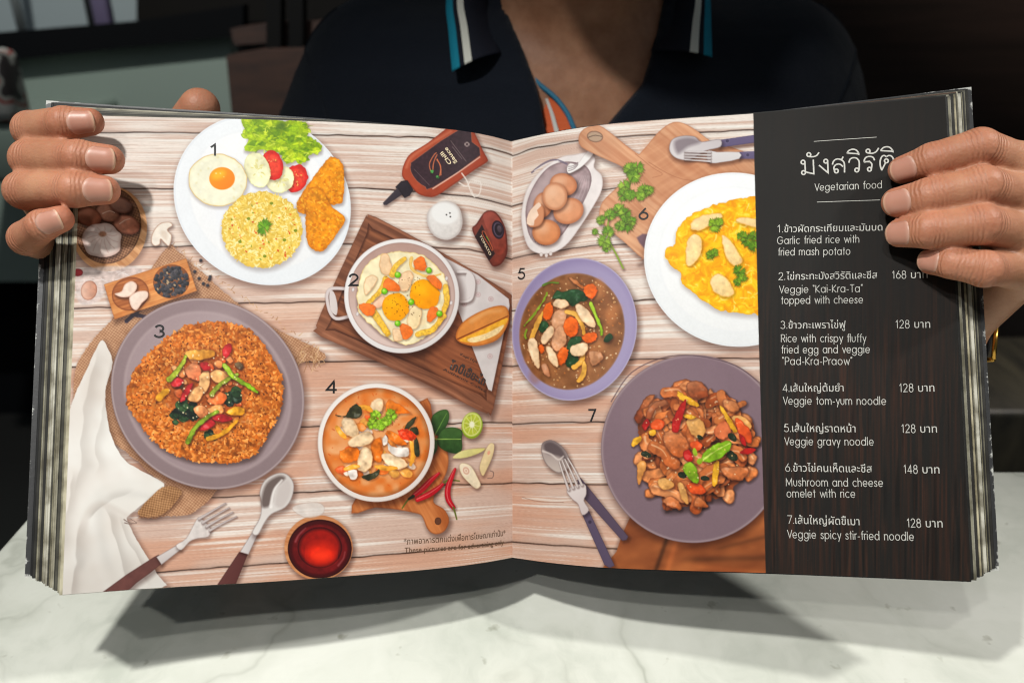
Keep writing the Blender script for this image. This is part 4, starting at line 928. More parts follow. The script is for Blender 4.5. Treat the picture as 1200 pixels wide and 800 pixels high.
    scatter(sp, 260, lambda x, y: draw(ell(x, y, R(.5, 1.5), R(.4, 1.1), R(0, 180)), pick([(226, 186, 138), (206, 156, 106), (238, 208, 170), (180, 110, 60)]), alpha=.85), 3)
    WET[0] = .35
    def noodle(pts, c=(206, 150, 112)): draw(poly(pts, 3), c, var=.2, vs=5, lite=(-1, -1, .35, (238, 200, 170)), edge=((150, 92, 60), 1.5, .5), shadow=(1, 1.6, 3, .4))
    noodle([(646, 372), (654, 362), (664, 364), (660, 384), (656, 396), (648, 388)]); noodle([(648, 390), (658, 380), (664, 398), (656, 410), (646, 408)]); noodle([(690, 412), (704, 412), (706, 420), (694, 428)], (180, 122, 84)); noodle([(634, 428), (640, 426), (644, 440), (638, 438)], (190, 130, 96)); noodle([(666, 324), (680, 332), (684, 338), (672, 332)], (186, 110, 60))
    for pts in ([(646, 350), (652, 340), (660, 342), (670, 338), (684, 342), (688, 350), (678, 354), (670, 359), (664, 352), (652, 350)], [(665, 402), (672, 394), (682, 396), (676, 410), (678, 424), (670, 430), (662, 426)], [(630, 378), (638, 376), (643, 382), (636, 390), (631, 386)], [(708, 396), (714, 390), (718, 394), (714, 400), (708, 400)]):
        draw(poly(pts, 3), (30, 58, 34), var=.35, vs=3, lite=(-.5, -1, .35, (90, 130, 90)), edge=((16, 32, 18), 1.2, .5), shadow=(1, 1.6, 2.5, .4))
    for pts, c in (([(614, 381), (624, 370), (634, 356), (641, 343)], (128, 150, 50)), ([(636, 334), (644, 331), (654, 331)], (96, 124, 50)), ([(616, 396), (615, 392), (617, 386)], (128, 150, 50))): draw(stroke(pts, 1.2, 1), c, shadow=(.6, 1, 1.6, .3))
    draw(stroke([(692, 356), (698, 370), (704, 384), (705, 392)], 2.4, 1.6), (150, 186, 40), lite=(-1, -1, .35, (214, 226, 120)), edge=((70, 104, 14), 1, .6), shadow=(.8, 1.2, 2, .35))
    for pts in ([(664, 365), (674, 368), (681, 378), (684, 390)], [(623, 396), (628, 382), (636, 366)], [(672, 430), (680, 424), (684, 414)], [(678, 446), (684, 436), (684, 424)]):
        draw(stroke(pts, 2.4, 1.8, mid=3), (222, 164, 72), lite=(-1, -1, .35, (246, 212, 140)), edge=((170, 110, 40), 1, .5), shadow=(.8, 1.2, 2, .35))
    for pts in ([(636, 372), (638, 358), (645, 354), (648, 364), (644, 374)], [(661, 376), (670, 370), (677, 378), (676, 390), (668, 395), (661, 388)], [(681, 394), (692, 389), (699, 390), (698, 398), (688, 402)], [(654, 412), (660, 406), (666, 410), (662, 424), (654, 428), (652, 420)], [(684, 336), (694, 332), (700, 340), (694, 350), (686, 346)], [(630, 408), (635, 402), (638, 410), (634, 414)]):
        draw(poly(pts, 2), (216, 96, 34), var=.15, vs=3, rough=.8, rs=2, lite=(-1, -1, .3, (240, 148, 84)), edge=((164, 62, 18), 1.2, .5), shadow=(.8, 1.4, 2, .4))
    for pts in ([(648, 354), (654, 350), (664, 352), (666, 358), (658, 361), (650, 359)], [(674, 358), (679, 356), (688, 362), (696, 374), (697, 383), (690, 382), (682, 376), (676, 366)], [(633, 400), (636, 390), (644, 381), (649, 384), (646, 394), (638, 403)], [(618, 404), (622, 396), (628, 398), (631, 412), (632, 428), (630, 431), (622, 420)], [(640, 406), (646, 406), (652, 418), (654, 428), (650, 429), (642, 418)], [(668, 408), (676, 402), (688, 402), (688, 410), (682, 416), (670, 416)]):
        draw(poly(pts, 4), (236, 204, 166), var=.07, vs=4, lite=(-1, -1, .4, (250, 230, 204)), edge=((190, 136, 92), 1.6, .5), shadow=(1, 1.6, 2.5, .45))
    WET[0] = 0
    # --- napkin, plate 7
    item('printed_brown_napkin')
    NP = [(736, 610), (748, 604), (800, 630), (912, 590), (912, 690), (716, 680), (722, 646)]
    def nk(X, Y, d):
        n = fbm(X*.6+Y*.5, Y-X*.2, 24, 3, 3); f = np.exp(-((X-778+(Y-640)*.35)/3)**2)*ss(612, 630, Y)-.5*np.exp(-((X-790+(Y-640)*.3)/4)**2)*ss(620, 640, Y)-.4*np.exp(-((Y-664-(X-820)*.1)/4)**2)*ss(800, 830, X)+.5*np.exp(-((Y-640-(X-850)*-.25)/3)**2)*ss(830, 850, X)+.6*np.exp(-((Y-655-(X-800)*-.02)/4)**2)*ss(790, 820, X)
        C = mix((112, 60, 34), (172, 104, 62), np.clip(n*1.4-.15, 0, 1))*(1-.42*f[..., None])
        return C*(1+.06*np.sin(X*4)*np.sin(Y*4))[..., None]
    draw(poly(NP, 2), nk, shadow=(-2, 3, 5, .4))
    item('printed_noodle_plate')
    disc_plate(812, 525.5, 108, 110, 0, (112, 92, 98), (126, 106, 114), .985, (168, 150, 152), .5)
    draw(ell(790, 470, 60, 40, -20), (140, 120, 126), alpha=.3, soft=40, own=False)
    draw(stroke([(716, 470), (740, 436), (780, 418), (820, 417), (862, 428), (890, 448)], .7, .6), (80, 62, 68), alpha=.7)
    nm = poly([(748, 500), (752, 482), (764, 470), (782, 466), (788, 450), (802, 446), (822, 450), (830, 464), (856, 466), (866, 480), (880, 492), (884, 520), (878, 550), (862, 566), (850, 582), (826, 584), (812, 592), (778, 596), (776, 578), (756, 560), (750, 530)], 4)
    draw(nm, (128, 66, 36), var=.3, vs=6, rough=2.5, rs=6, shadow=(2, 4, 6, .5))
    WET[0] = .4
    NC = [(196, 112, 60), (176, 92, 46), (210, 130, 78), (154, 76, 38), (220, 146, 96), (186, 100, 52), (132, 62, 32)]
    for i in range(70):
        x, y = R(752, 880), R(450, 592)
        if nm.f(np.array([[x]]), np.array([[y]]))[0, 0] > 2: continue
        a = R(0, 6.28); l = R(8, 20); w = R(4.5, 9)
        ca, sa = math.cos(a), math.sin(a)
        P = [(-l, -w*R(.4, 1)), (-l*.3, -w*R(.6, 1.2)), (l*.4, -w*R(.3, 1)), (l, -w*R(.2, .9)), (l*R(.8, 1.1), w*R(.2, .9)), (l*.2, w*R(.4, 1.2)), (-l*.6, w*R(.4, 1))]
        P = [(x+px*ca-py*sa, y+px*sa+py*ca) for px, py in P]
        draw(poly(P, 3), pick(NC), var=.3, vs=5, vk=i % 5, lite=(R(-1, 1), -1, .5, (232, 166, 116)), edge=((70, 34, 22), 2.2, .6), shadow=(1, 1.8, 3, .45))
        if i % 2: draw(stroke([(x-l*.6*ca, y-l*.6*sa-1), (x, y-2), (x+l*.5*ca, y+l*.5*sa-1)], .8, .3), (250, 214, 176), alpha=.7, soft=1.2, own=False)
    for i in range(70):      # sheets of rice noodle, glossy on one side and folded
        x, y = R(758, 874), R(456, 586)
        if nm.f(np.array([[x]]), np.array([[y]]))[0, 0] > -5: continue
        a = R(0, 6.28); L_ = R(8, 15); w = R(5, 10); ca, sa = math.cos(a), math.sin(a); bend = R(-5, 5)
        T = lambda px, py: (x+px*ca-py*sa, y+px*sa+py*ca)
        P = [T(-L_, -w*R(.5, 1)), T(-L_*.2, -w*R(.7, 1.1)+bend), T(L_, -w*R(.4, 1)), T(L_*R(.8, 1.2), w*R(.3, 1)), T(0, w*R(.6, 1.1)+bend), T(-L_*R(.7, 1.1), w*R(.4, 1))]
        c = pick(NC[:6]); q = R(0, 6.28)
        draw(poly(P, 3), c, var=.16, vs=9, vk=i % 5, lite=(math.cos(q), math.sin(q), R(.45, .8), pick([(226, 152, 100), (236, 172, 124), (120, 56, 28), (214, 134, 80)])), edge=((112, 54, 28), 1.2, .4), shadow=(1, 1.8, 3.5, .55))
        k = R(-.5, .5)
        draw(stroke([T(-L_*.7, w*k+bend*.3), T(0, w*k*.8+bend), T(L_*.7, w*k)], R(.7, 1.6), .3), pick([(252, 212, 172), (246, 196, 150), (98, 44, 24)]), alpha=R(.35, .75), soft=2.0, own=False)
        draw(ell(*T(R(-.5, .5)*L_, R(-.4, .4)*w), R(1.2, 2.6), R(.5, 1.0), math.degrees(a)), (255, 232, 206), alpha=.7, soft=1.2, own=False)
    for i in range(30):      # broad flat noodles lying over each other
        x, y = R(758, 872), R(456, 584)
        if nm.f(np.array([[x]]), np.array([[y]]))[0, 0] > -6: continue
        a = R(0, 6.28); b = a+R(-1.3, 1.3); l = R(10, 20); w = R(4.2, 7.4)
        p = [(x-math.cos(a)*l, y-math.sin(a)*l), (x-math.cos(a)*l*.3+R(-3, 3), y-math.sin(a)*l*.3+R(-3, 3)), (x+math.cos(b)*l*.4, y+math.sin(b)*l*.4), (x+math.cos(b)*l, y+math.sin(b)*l)]
        draw(stroke(p, w, w*R(.6, 1)), pick(NC[:6]), var=.2, vs=6, vk=i % 5, lite=(R(-1, 1), -1, .35, (232, 166, 116)), edge=((110, 54, 28), 1.5, .5), shadow=(1, 2, 3.5, .5))
        o = w*.45
        draw(stroke([(q[0]-math.sin(a)*o, q[1]+math.cos(a)*o*-1) for q in p[:3]], .9, .4), (252, 216, 178), alpha=.6, soft=1.4, own=False)
    for pts in ([(804, 450), (812, 446), (824, 449), (830, 464), (812, 466), (806, 460)], [(756, 488), (764, 472), (778, 468), (782, 474), (768, 480), (762, 492)], [(776, 510), (788, 502), (800, 508), (808, 522), (800, 536), (784, 530)], [(848, 468), (862, 470), (866, 480), (856, 482), (848, 476)], [(844, 548), (862, 546), (878, 548), (870, 562), (852, 560)], [(776, 588), (786, 580), (798, 590), (796, 597)], [(812, 592), (818, 580), (830, 592), (824, 594)]):
        draw(poly(pts, 3), pick(NC), var=.25, vs=4, lite=(-.4, -1, .5, (222, 168, 130)), edge=((76, 38, 24), 2, .55), shadow=(1, 2, 3, .5))
    for pts in ([(757, 545), (752, 560), (748, 568), (746, 556), (747, 542), (754, 539)],): 
        draw(poly(pts, 3), (212, 146, 78), lite=(-1, -1, .35, (240, 190, 130)), edge=((150, 84, 36), 1.8, .5), shadow=(1, 2, 3, .45))
    for pts in ([(804, 494), (812, 488), (824, 494), (826, 506), (820, 514), (810, 508)], [(770, 562), (780, 560), (790, 566), (786, 572), (774, 572)], [(794, 566), (800, 566), (806, 580), (806, 590), (798, 584)], [(857, 489), (868, 486), (880, 496), (878, 503), (866, 496)]):
        draw(poly(pts, 3), (216, 158, 92), var=.12, vs=3, lite=(-1, -1, .35, (244, 206, 150)), edge=((150, 88, 40), 1.6, .5), shadow=(1, 1.8, 3, .5))
    for pts in ([(842, 496), (850, 493), (857, 500), (852, 512), (843, 514), (836, 506)],): draw(poly(pts, 3), (214, 120, 78), rough=1, rs=2, edge=((170, 76, 40), 1.4, .5), shadow=(1, 1.6, 2.5, .5))
    for pts in ([(862, 490), (870, 494), (880, 506), (879, 519), (870, 514), (864, 504)], [(804, 568), (814, 564), (824, 570), (826, 577), (812, 578)], [(762, 496), (772, 490), (778, 494), (774, 503), (764, 502)], [(808, 520), (816, 516), (824, 522), (816, 528)]):
        draw(poly(pts, 3), (208, 82, 36), var=.12, lite=(-1, -1, .25, (236, 130, 80)), edge=((150, 46, 20), 1.4, .5), shadow=(1, 1.6, 2.5, .5))
    for pts in ([(794, 458), (800, 461), (818, 472), (816, 476), (796, 468)], [(843, 476), (848, 478), (862, 500), (862, 506), (856, 502)], [(739, 520), (742, 514), (750, 511), (751, 516), (742, 523)], [(836, 543), (843, 540), (840, 566), (834, 568)], [(798, 486), (808, 485), (816, 488), (808, 491)], [(760, 504), (768, 503), (768, 509), (761, 510)]):
        draw(poly(pts, 2), (216, 160, 44), var=.15, vs=2, lite=(-1, -1, .3, (244, 206, 104)), edge=((150, 96, 20), 1.1, .5), shadow=(1, 1.6, 2.5, .45))
    for pts in ([(787, 502), (790, 486), (800, 470), (804, 468), (803, 478), (798, 494), (794, 506)], [(752, 498), (758, 490), (761, 496), (756, 504)], [(866, 508), (872, 512), (874, 522), (868, 518)], [(866, 530), (876, 524), (886, 526), (876, 532)], [(800, 530), (808, 526), (812, 538), (804, 540)]):
        draw(poly(pts, 3), (160, 26, 24), var=.2, lite=(-1, -1, .3, (214, 76, 60)), edge=((84, 10, 14), 1.2, .5), shadow=(1, 1.6, 2.5, .5))
    for (x, y, r) in ((757, 532, 6), (858, 512, 6), (820, 512, 4), (858, 534, 8), (800, 556, 6), (826, 560, 5)): draw(ell(x, y, r, r*.6, R(0, 90)), (36, 46, 30), var=.4, vs=2, edge=((18, 24, 16), 1.2, .5))
    draw(poly([(822, 538), (826, 528), (838, 520), (852, 516), (857, 520), (852, 530), (840, 538), (830, 541)], 4), (122, 164, 30), var=.2, vs=4, lite=(-.6, -1, .4, (170, 204, 70)), edge=((66, 104, 12), 1.4, .6), shadow=(1, 2, 3, .5))
    draw(stroke([(824, 538), (838, 528), (855, 519)], .6, .35), (196, 214, 110))
    draw(poly([(800, 548), (806, 541), (814, 544), (818, 556), (817, 566), (808, 562)], 4), (128, 166, 34), var=.2, vs=4, lite=(-.6, -1, .4, (176, 206, 76)), edge=((66, 104, 12), 1.4, .6), shadow=(1, 2, 3, .5))
    draw(poly([(811, 528), (814, 524), (817, 532), (814, 534)], 2), (150, 176, 50)); draw(poly([(816, 540), (820, 536), (823, 540), (819, 544)], 2), (140, 170, 40))
    scatter(nm, 60, lambda x, y: draw(ell(x, y, R(.6, 1.1)), pick([(240, 196, 140), (250, 226, 190)]), alpha=.7, own=False), 5)
    WET[0] = 0
    # --- spoon and fork, lower
    item('printed_spoon')
    draw(poly([(676, 562), (680, 559), (736, 628), (734, 632), (729, 633), (684, 583)], 1), (82, 68, 84), lite=(1, -1, .25, (120, 106, 124)), edge=((52, 42, 54), 1.2, .5), shadow=(2, 2, 4, .4))
    draw(poly([(634, 526), (636, 518), (646, 515), (658, 522), (666, 534), (667, 546), (660, 552), (652, 553), (642, 546), (636, 536)], 4), (150, 136, 134), lite=(-.2, 1, .6, (226, 212, 200)), edge=((96, 82, 82), 1.6, .6), shadow=(2, 3, 5, .45))
    draw(poly([(637, 520), (646, 517), (658, 525), (664, 538), (654, 534), (640, 530)], 4), (84, 72, 74), soft=4, alpha=.85)
    draw(stroke([(636, 528), (646, 532), (654, 538), (660, 534)], 1.2, .8), (224, 212, 206), soft=1.5, alpha=.8)
    item('printed_fork')
    draw(poly([(682, 602), (690, 598), (720, 662), (714, 665), (708, 661)], 1), (84, 72, 92), lite=(1, -1, .25, (124, 112, 132)), edge=((52, 42, 56), 1.2, .5), shadow=(2, 2, 4, .4))
    draw(ell(691, 611, 2.4), (60, 50, 66), edge=((120, 108, 128), .7, .6))
    draw(poly([(664, 573), (684, 566), (687, 578), (684, 586), (690, 597), (682, 603), (677, 590), (670, 584)], 3), (206, 192, 190), lite=(-1, -1, .45, (244, 238, 234)), edge=((120, 104, 104), 1.1, .6), shadow=(2, 2, 4, .4))
    for k in range(4): draw(stroke([(666+k*5.2, 573-k*1.8), (660+k*4.6, 556-k*1.6), (655+k*3.4, 540-k*1.2)], 1.5, .8), (206, 194, 190), lite=(-1, -1, .4, (246, 240, 236)), edge=((110, 94, 94), .6, .6), shadow=(1, 1, 2, .4))
    _cur[0] = 0
    draw(stroke([(612, 583), (628, 584), (650, 586), (670, 585)], .9, .5, mid=1.4), (236, 226, 216), alpha=.7); draw(stroke([(612, 582), (632, 587), (660, 588)], .3, .3), (130, 100, 84), alpha=.8)
    # --- the dark wood panel the list is set on
    item('printed_dark_panel')
    _clip[0] = None
    def dark(X, Y, d):
        g = .5*vnoise(X*26, Y, 60, 1)+.3*vnoise(X*46, Y, 34, 2)+.3*fbm(X*5, Y, 120, 3, 3)
        t = ss(250, 520, Y)*.75+.08
        k = np.clip((g-.42)*1.8, 0, 1)*t
        C = mix((30, 28, 26), (66, 39, 29), k)
        st = ss(.70, .86, .6*vnoise(X*22, Y, 90, 4)+.5*vnoise(X*40, Y, 50, 5))*t
        C = C*(1-.28*st[..., None])+rgb((112, 66, 46))*(.28*st[..., None])
        C = C*(1-.35*(ss(.62, .9, vnoise(X*26, Y, 70, 6))*t)[..., None])
        sp = (vnoise(X, Y, .9, 7) > .985)*.2
        return C+sp[..., None]*.4
    draw(poly([(881.7, 100), (1152, 90), (1152, 712), (898.4, 712), (897.2, 671), (889, 400)]), dark, soft=.5)
# ---------------------------------------------------------------- the sheet shapes of the open menu (measured)
PB = np.array([[-0.19602, -0.11032, 0.34727], [-0.16683, -0.11045, 0.35561], [-0.10902, -0.11038, 0.36712], [-0.07417, -0.11053, 0.37681], [-0.04102, -0.11076, 0.38752], [-0.02111, -0.11109, 0.39689], [-0.01054, -0.11141, 0.40398], [0.0001, -0.11185, 0.41298], [0.01314, -0.11099, 0.40277], [0.04049, -0.10959, 0.38756], [0.07832, -0.10839, 0.37748], [0.11774, -0.10732, 0.36977], [0.15775, -0.10608, 0.35955], [0.17722, -0.10546, 0.35448], [0.20091, -0.10473, 0.34842]])
PT = np.array([[-0.21004, 0.11034, 0.38895], [-0.1775, 0.11093, 0.39433], [-0.11652, 0.11168, 0.40253], [-0.07901, 0.11209, 0.40913], [-0.04396, 0.11219, 0.41771], [-0.02288, 0.11198, 0.42628], [-0.0116, 0.11164, 0.43356], [-0.00035, 0.11112, 0.4432], [0.01348, 0.11188, 0.43367], [0.04184, 0.11316, 0.4192], [0.08088, 0.11423, 0.41002], [0.12158, 0.11516, 0.40315], [0.16276, 0.1163, 0.39344], [0.18326, 0.11685, 0.38859], [0.20791, 0.11756, 0.38258]])

def hermite(x, Y, q):
    """smooth curve through Y(x)"""
    m = np.zeros_like(Y); d = np.diff(Y, axis=0)/np.diff(x)[:, None]
    m[1:-1] = (d[1:]*np.diff(x)[:-1, None]+d[:-1]*np.diff(x)[1:, None])/(x[2:]-x[:-2])[:, None]; m[0] = d[0]; m[-1] = d[-1]
    i = np.clip(np.searchsorted(x, q)-1, 0, len(x)-2); h = (x[i+1]-x[i])[:, None]; t = ((q-x[i])/(x[i+1]-x[i]))[:, None]
    return (2*t**3-3*t*t+1)*Y[i]+(t**3-2*t*t+t)*h*m[i]+(-2*t**3+3*t*t)*Y[i+1]+(t**3-t*t)*h*m[i+1]

class Sheet:
    """one page: s = metres from the gutter along the sheet, v = 0 bottom .. 1 top (may be a little outside)"""
    def __init__(z, B, T):
        M = (B+T)/2; s = np.concatenate([[0], np.cumsum(np.linalg.norm(np.diff(M, axis=0), axis=1))])
        z.x = s; z.B = B; z.T = T; z.w = s[-1]
    def bt(z, s):
        s = np.asarray(s, float); e = np.clip(s, 0, z.w)
        B = hermite(z.x, z.B, e); T = hermite(z.x, z.T, e)
        eB = z.B[-1]-hermite(z.x, z.B, np.array([z.w-.004]))[0]; eT = z.T[-1]-hermite(z.x, z.T, np.array([z.w-.004]))[0]
        k = ((s-e)/.004)[:, None]
        return B+eB*k, T+eT*k
    def pts(z, s, v):
        s = np.atleast_1d(np.asarray(s, float)); v = np.broadcast_to(np.asarray(v, float), s.shape)
        B, T = z.bt(s); return B+(T-B)*v[:, None]
    def nrm(z, s, v):
        s = np.atleast_1d(np.asarray(s, float)); a = z.pts(s+.0015, v)-z.pts(s-.0015, v); b = z.pts(s, np.asarray(v)+.01)-z.pts(s, np.asarray(v)-.01)
        n = np.cross(a, b); n /= np.linalg.norm(n, axis=1)[:, None]
        return np.where(n[:, 2:3] > 0, -n, n)          # towards the reader
SHL = Sheet(PB[7::-1], PT[7::-1]); SHR = Sheet(PB[7:], PT[7:])
HPAGE = .225
def uv_of(P): return 600+FPX*P[..., 0]/P[..., 2], 400-FPX*P[..., 1]/P[..., 2]
def find(sh, u, v):
    """measuring grid point -> (s, v) on a sheet"""
    if not hasattr(sh, 'tab'):
        S, Vv = np.meshgrid(np.linspace(0, sh.w, 500), np.linspace(0, 1, 500), indexing='ij'); P = sh.pts(S.ravel(), Vv.ravel()); sh.tab = (S.ravel(), Vv.ravel(), *uv_of(P))
    S, Vv, U, Q = sh.tab; i = np.argmin((U-u)**2+(Q-v)**2); s, t = S[i], Vv[i]
    for _ in range(4):
        def g(s, t): a, b = uv_of(sh.pts([s], [t])[0]); return np.array([a-u, b-v])
        r = g(s, t); J = np.stack([(g(s+1e-4, t)-r)/1e-4, (g(s, t+1e-3)-r)/1e-3], 1); d = np.linalg.solve(J, -r); s += d[0]; t += d[1]
    return s, t

menu = empty('open_menu', W([0, -.11, .41]).tolist(), 'open hardcover menu with food photographs, held upright over the marble table', 'menu')

m_ink, nt, b = mat('printed_paper', rough=.5, spec=.15)
a = node(nt, 'ShaderNodeAttribute', attribute_name='ink'); nt.links.new(a.outputs['Color'], b.inputs['Base Color'])
tc = node(nt, 'ShaderNodeTexCoord'); n1 = node(nt, 'ShaderNodeTexNoise', i_Scale=260.0, i_Detail=3.0); nt.links.new(tc.outputs['Object'], n1.inputs['Vector'])
n2 = node(nt, 'ShaderNodeTexNoise', i_Scale=14.0, i_Detail=2.0); nt.links.new(tc.outputs['Object'], n2.inputs['Vector'])
mr = node(nt, 'ShaderNodeMapRange', i_3=.44, i_4=.60); nt.links.new(n2.outputs[0], mr.inputs[0]); nt.links.new(mr.outputs[0], b.inputs['Roughness'])
ad = node(nt, 'ShaderNodeMath', operation='MULTIPLY_ADD', i_1=8.0); nt.links.new(n2.outputs[0], ad.inputs[0]); nt.links.new(n1.outputs[0], ad.inputs[2])
bump(nt, b, ad.outputs[0], .18, .0002)

PAPER = .75
def lin(c):
    g = c.mean(-1, keepdims=True); c = np.clip(g+(c-g)*1.16, 0, 1)
    return np.where(c <= .04045, c/12.92, ((c+.055)/1.055)**2.4)*PAPER

def build_page(sh, ncol, nrow, label):
    s = np.linspace(0, sh.w, ncol+1); v = np.linspace(0, 1, nrow+1)
    B, T = sh.bt(s)
    P = B[:, None]+(T-B)[:, None]*v[None, :, None]
    u, q = uv_of(P)
    fx = np.clip((u-U0)*KP-.5, 0, NW-1.001); fy = np.clip((q-V0)*KP-.5, 0, NH-1.001); xi = fx.astype(int); yi = fy.astype(int); tx = (fx-xi)[..., None]; ty = (fy-yi)[..., None]
    C = (INK[yi, xi]*(1-tx)+INK[yi, xi+1]*tx)*(1-ty)+(INK[yi+1, xi]*(1-tx)+INK[yi+1, xi+1]*tx)*ty
    C = np.concatenate([lin(C), np.ones(C.shape[:2]+(1,))], -1).reshape(-1, 4).astype(np.float32)
    uc = (u[:-1, :-1]+u[1:, 1:])/2; qc = (q[:-1, :-1]+q[1:, 1:])/2
    I = PID[np.clip(((qc-V0)*KP).astype(int), 0, NH-1), np.clip(((uc-U0)*KP).astype(int), 0, NW-1)]
    Wp = W(P).reshape(-1, 3)
    i, j = np.meshgrid(np.arange(ncol), np.arange(nrow), indexing='ij'); k = i*(nrow+1)+j
    Q = np.stack([k, k+1, k+nrow+2, k+nrow+1], -1)
    if sh is SHR: Q = Q[..., ::-1]
    page = None
    for pid in [0]+[x for x in np.unique(I) if x]:
        q4 = Q[I == pid]
        if len(q4) < 6: continue
        used, inv = np.unique(q4, return_inverse=True)
        o = mesh_obj(PNAMES[pid], Wp[used], inv.reshape(-1, 4), m_ink, page if pid else menu, smooth=True)
        attr(o, 'ink', C[used], 'FLOAT_COLOR')
        if pid == 0: page = o; o['label'] = label
    return page

# ---------------------------------------------------------------- leaves of the block and the covers
m_leaf, nt, b = mat('leaf_edges', rough=.6, spec=.3)
a = node(nt, 'ShaderNodeAttribute', attribute_name='tone'); tc = node(nt, 'ShaderNodeTexCoord')
n1 = node(nt, 'ShaderNodeTexNoise', i_Scale=90.0, i_Detail=4.0); nt.links.new(tc.outputs['Object'], n1.inputs['Vector'])
r = ramp(nt, [(.38, (.26, .24, .19)), (.60, (1, 1, 1))]); nt.links.new(n1.outputs[0], r.inputs[0])
mx = node(nt, 'ShaderNodeMix', data_type='RGBA', blend_type='MULTIPLY'); mx.inputs[0].default_value = .85
nt.links.new(a.outputs['Color'], mx.inputs[6]); nt.links.new(r.outputs[0], mx.inputs[7]); nt.links.new(mx.outputs[2], b.inputs['Base Color'])

def slab(sh, off0, off1, out0, out1, up, v0=0.0, v1=1.0, n=16, grow=0.0):
    """a leaf or cover: from off0 to off1 behind the page, reaching out past its edge, slid up along the sheet"""
    V = []
    s = np.linspace(0, 1, n)
    for off, out, dv in ((off0, out0, 0), (off1, out1, 0)):
        ss_ = s*(sh.w+out)
        for vv in (v0, v0+.01, .35, .7, v1-.01, v1):
            P = sh.pts(ss_, np.full(n, vv)); N = sh.nrm(np.minimum(ss_, sh.w-.002), np.full(n, .5))
            B, T = sh.bt(ss_); A = (T-B)/np.linalg.norm(T-B, axis=1)[:, None]
            tp = np.clip(s, 0, 1)**1.3; V.append(P-N*off+A*(up*(.35+.65*tp)+grow*tp*(vv > .9))[:, None])
    V = np.array(V).reshape(2, 6, n, 3); idx = np.arange(2*6*n).reshape(2, 6, n); F = []
    for k in (0, 1):
        for i in range(5):
            for j in range(n-1):
                f = [idx[k, i, j], idx[k, i, j+1], idx[k, i+1, j+1], idx[k, i+1, j]]; F.append(f if k == 0 else f[::-1])
    for i in range(5):
        for j in (0, n-1):
            f = [idx[0, i, j], idx[0, i+1, j], idx[1, i+1, j], idx[1, i, j]]; F.append(f if j else f[::-1])
    for j in range(n-1):
        for i in (0, 5):
            f = [idx[0, i, j], idx[1, i, j], idx[1, i, j+1], idx[0, i, j+1]]; F.append(f if i == 0 else f[::-1])
    return W(V.reshape(-1, 3)), F

def build_block(sh, side, upmax, outmax, grow, N=42, thick=.0135):
    rr = np.random.RandomState(3 if side == 'l' else 8); V = []; F = []; tone = []
    tones = [(196, 191, 170), (176, 170, 148), (150, 146, 126), (214, 210, 194), (84, 82, 72), (40, 39, 36), (122, 118, 102), (186, 180, 154), (164, 158, 132)]
    special = {} if side == 'l' else {8: (226, 222, 206), 9: (216, 212, 196), 14: (104, 120, 158), 15: (112, 124, 156), 18: (206, 196, 164), 24: (126, 92, 72)}
    for k in range(1, N+1):
        q = (k-.5)/N; c = special.get(k) or tones[rr.randint(len(tones))]
        if k <= 2: c = (206, 198, 170)
        if side == 'l' and k > N-6: c = (24, 24, 25)
        if side == 'l' and 18 < k <= N-6 and rr.rand() < .16: c = (58, 56, 50)
        if side == 'l' and k % 7 == 1 and k > 9: c = (46, 45, 40)
        if side == 'r' and k <= 5: c = (40, 39, 36)
        if side == 'r' and k > 9 and k not in special and rr.rand() < .28: c = (52, 50, 46)
        out = outmax*q+rr.uniform(-.0009, .0007); dv = rr.uniform(-.0025, .0025)
        v, f = slab(sh, thick*(k-1)/N+.0002, thick*k/N, out, out+outmax/N*.7, upmax*q, .0+dv, 1.0+rr.uniform(-.003, .003), n=14, grow=grow*q)
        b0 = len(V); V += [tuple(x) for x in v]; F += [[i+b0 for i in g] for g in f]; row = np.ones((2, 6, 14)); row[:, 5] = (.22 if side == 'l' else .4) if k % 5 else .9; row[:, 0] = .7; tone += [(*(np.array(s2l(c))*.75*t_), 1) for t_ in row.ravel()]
    o = mesh_obj('page_block', V, F, m_leaf, menu, smooth=False); attr(o, 'tone', tone, 'FLOAT_COLOR'); o['label'] = 'worn stack of menu leaves'
    return o

m_cov, nt, b = mat('worn_cover', rough=.5)
a = node(nt, 'ShaderNodeAttribute', attribute_name='worn'); tc = node(nt, 'ShaderNodeTexCoord')
n1 = node(nt, 'ShaderNodeTexNoise', i_Scale=160.0, i_Detail=6.0, i_Roughness=.7); nt.links.new(tc.outputs['Object'], n1.inputs['Vector'])
ma = node(nt, 'ShaderNodeMath', operation='MULTIPLY'); nt.links.new(a.outputs['Fac'], ma.inputs[0]); nt.links.new(n1.outputs[0], ma.inputs[1])
r = ramp(nt, [(.40, (.014, .014, .015)), (.47, (.45, .45, .42))]); nt.links.new(ma.outputs[0], r.inputs[0]); nt.links.new(r.outputs[0], b.inputs['Base Color'])
bump(nt, b, n1.outputs[0], .25, .0005)
def build_cover(sh, up, out, grow, thick=.0137):
    v, f = slab(sh, thick, thick+.0022, out+.0015, out+.0020, up, -.004, 1.006, n=30, grow=grow)
    o = mesh_obj('cover', v, f, m_cov, menu, smooth=False)
    e = np.zeros((2, 6, 30)); e[:, 0] = .62; e[:, 5] = .66; e[:, :, -1] = .78; e[:, 0, -1] = 1.1; e[:, 5, -1] = 1.25; e[:, 5, -4:-1] = .8
    attr(o, 'worn', e.ravel()); return o
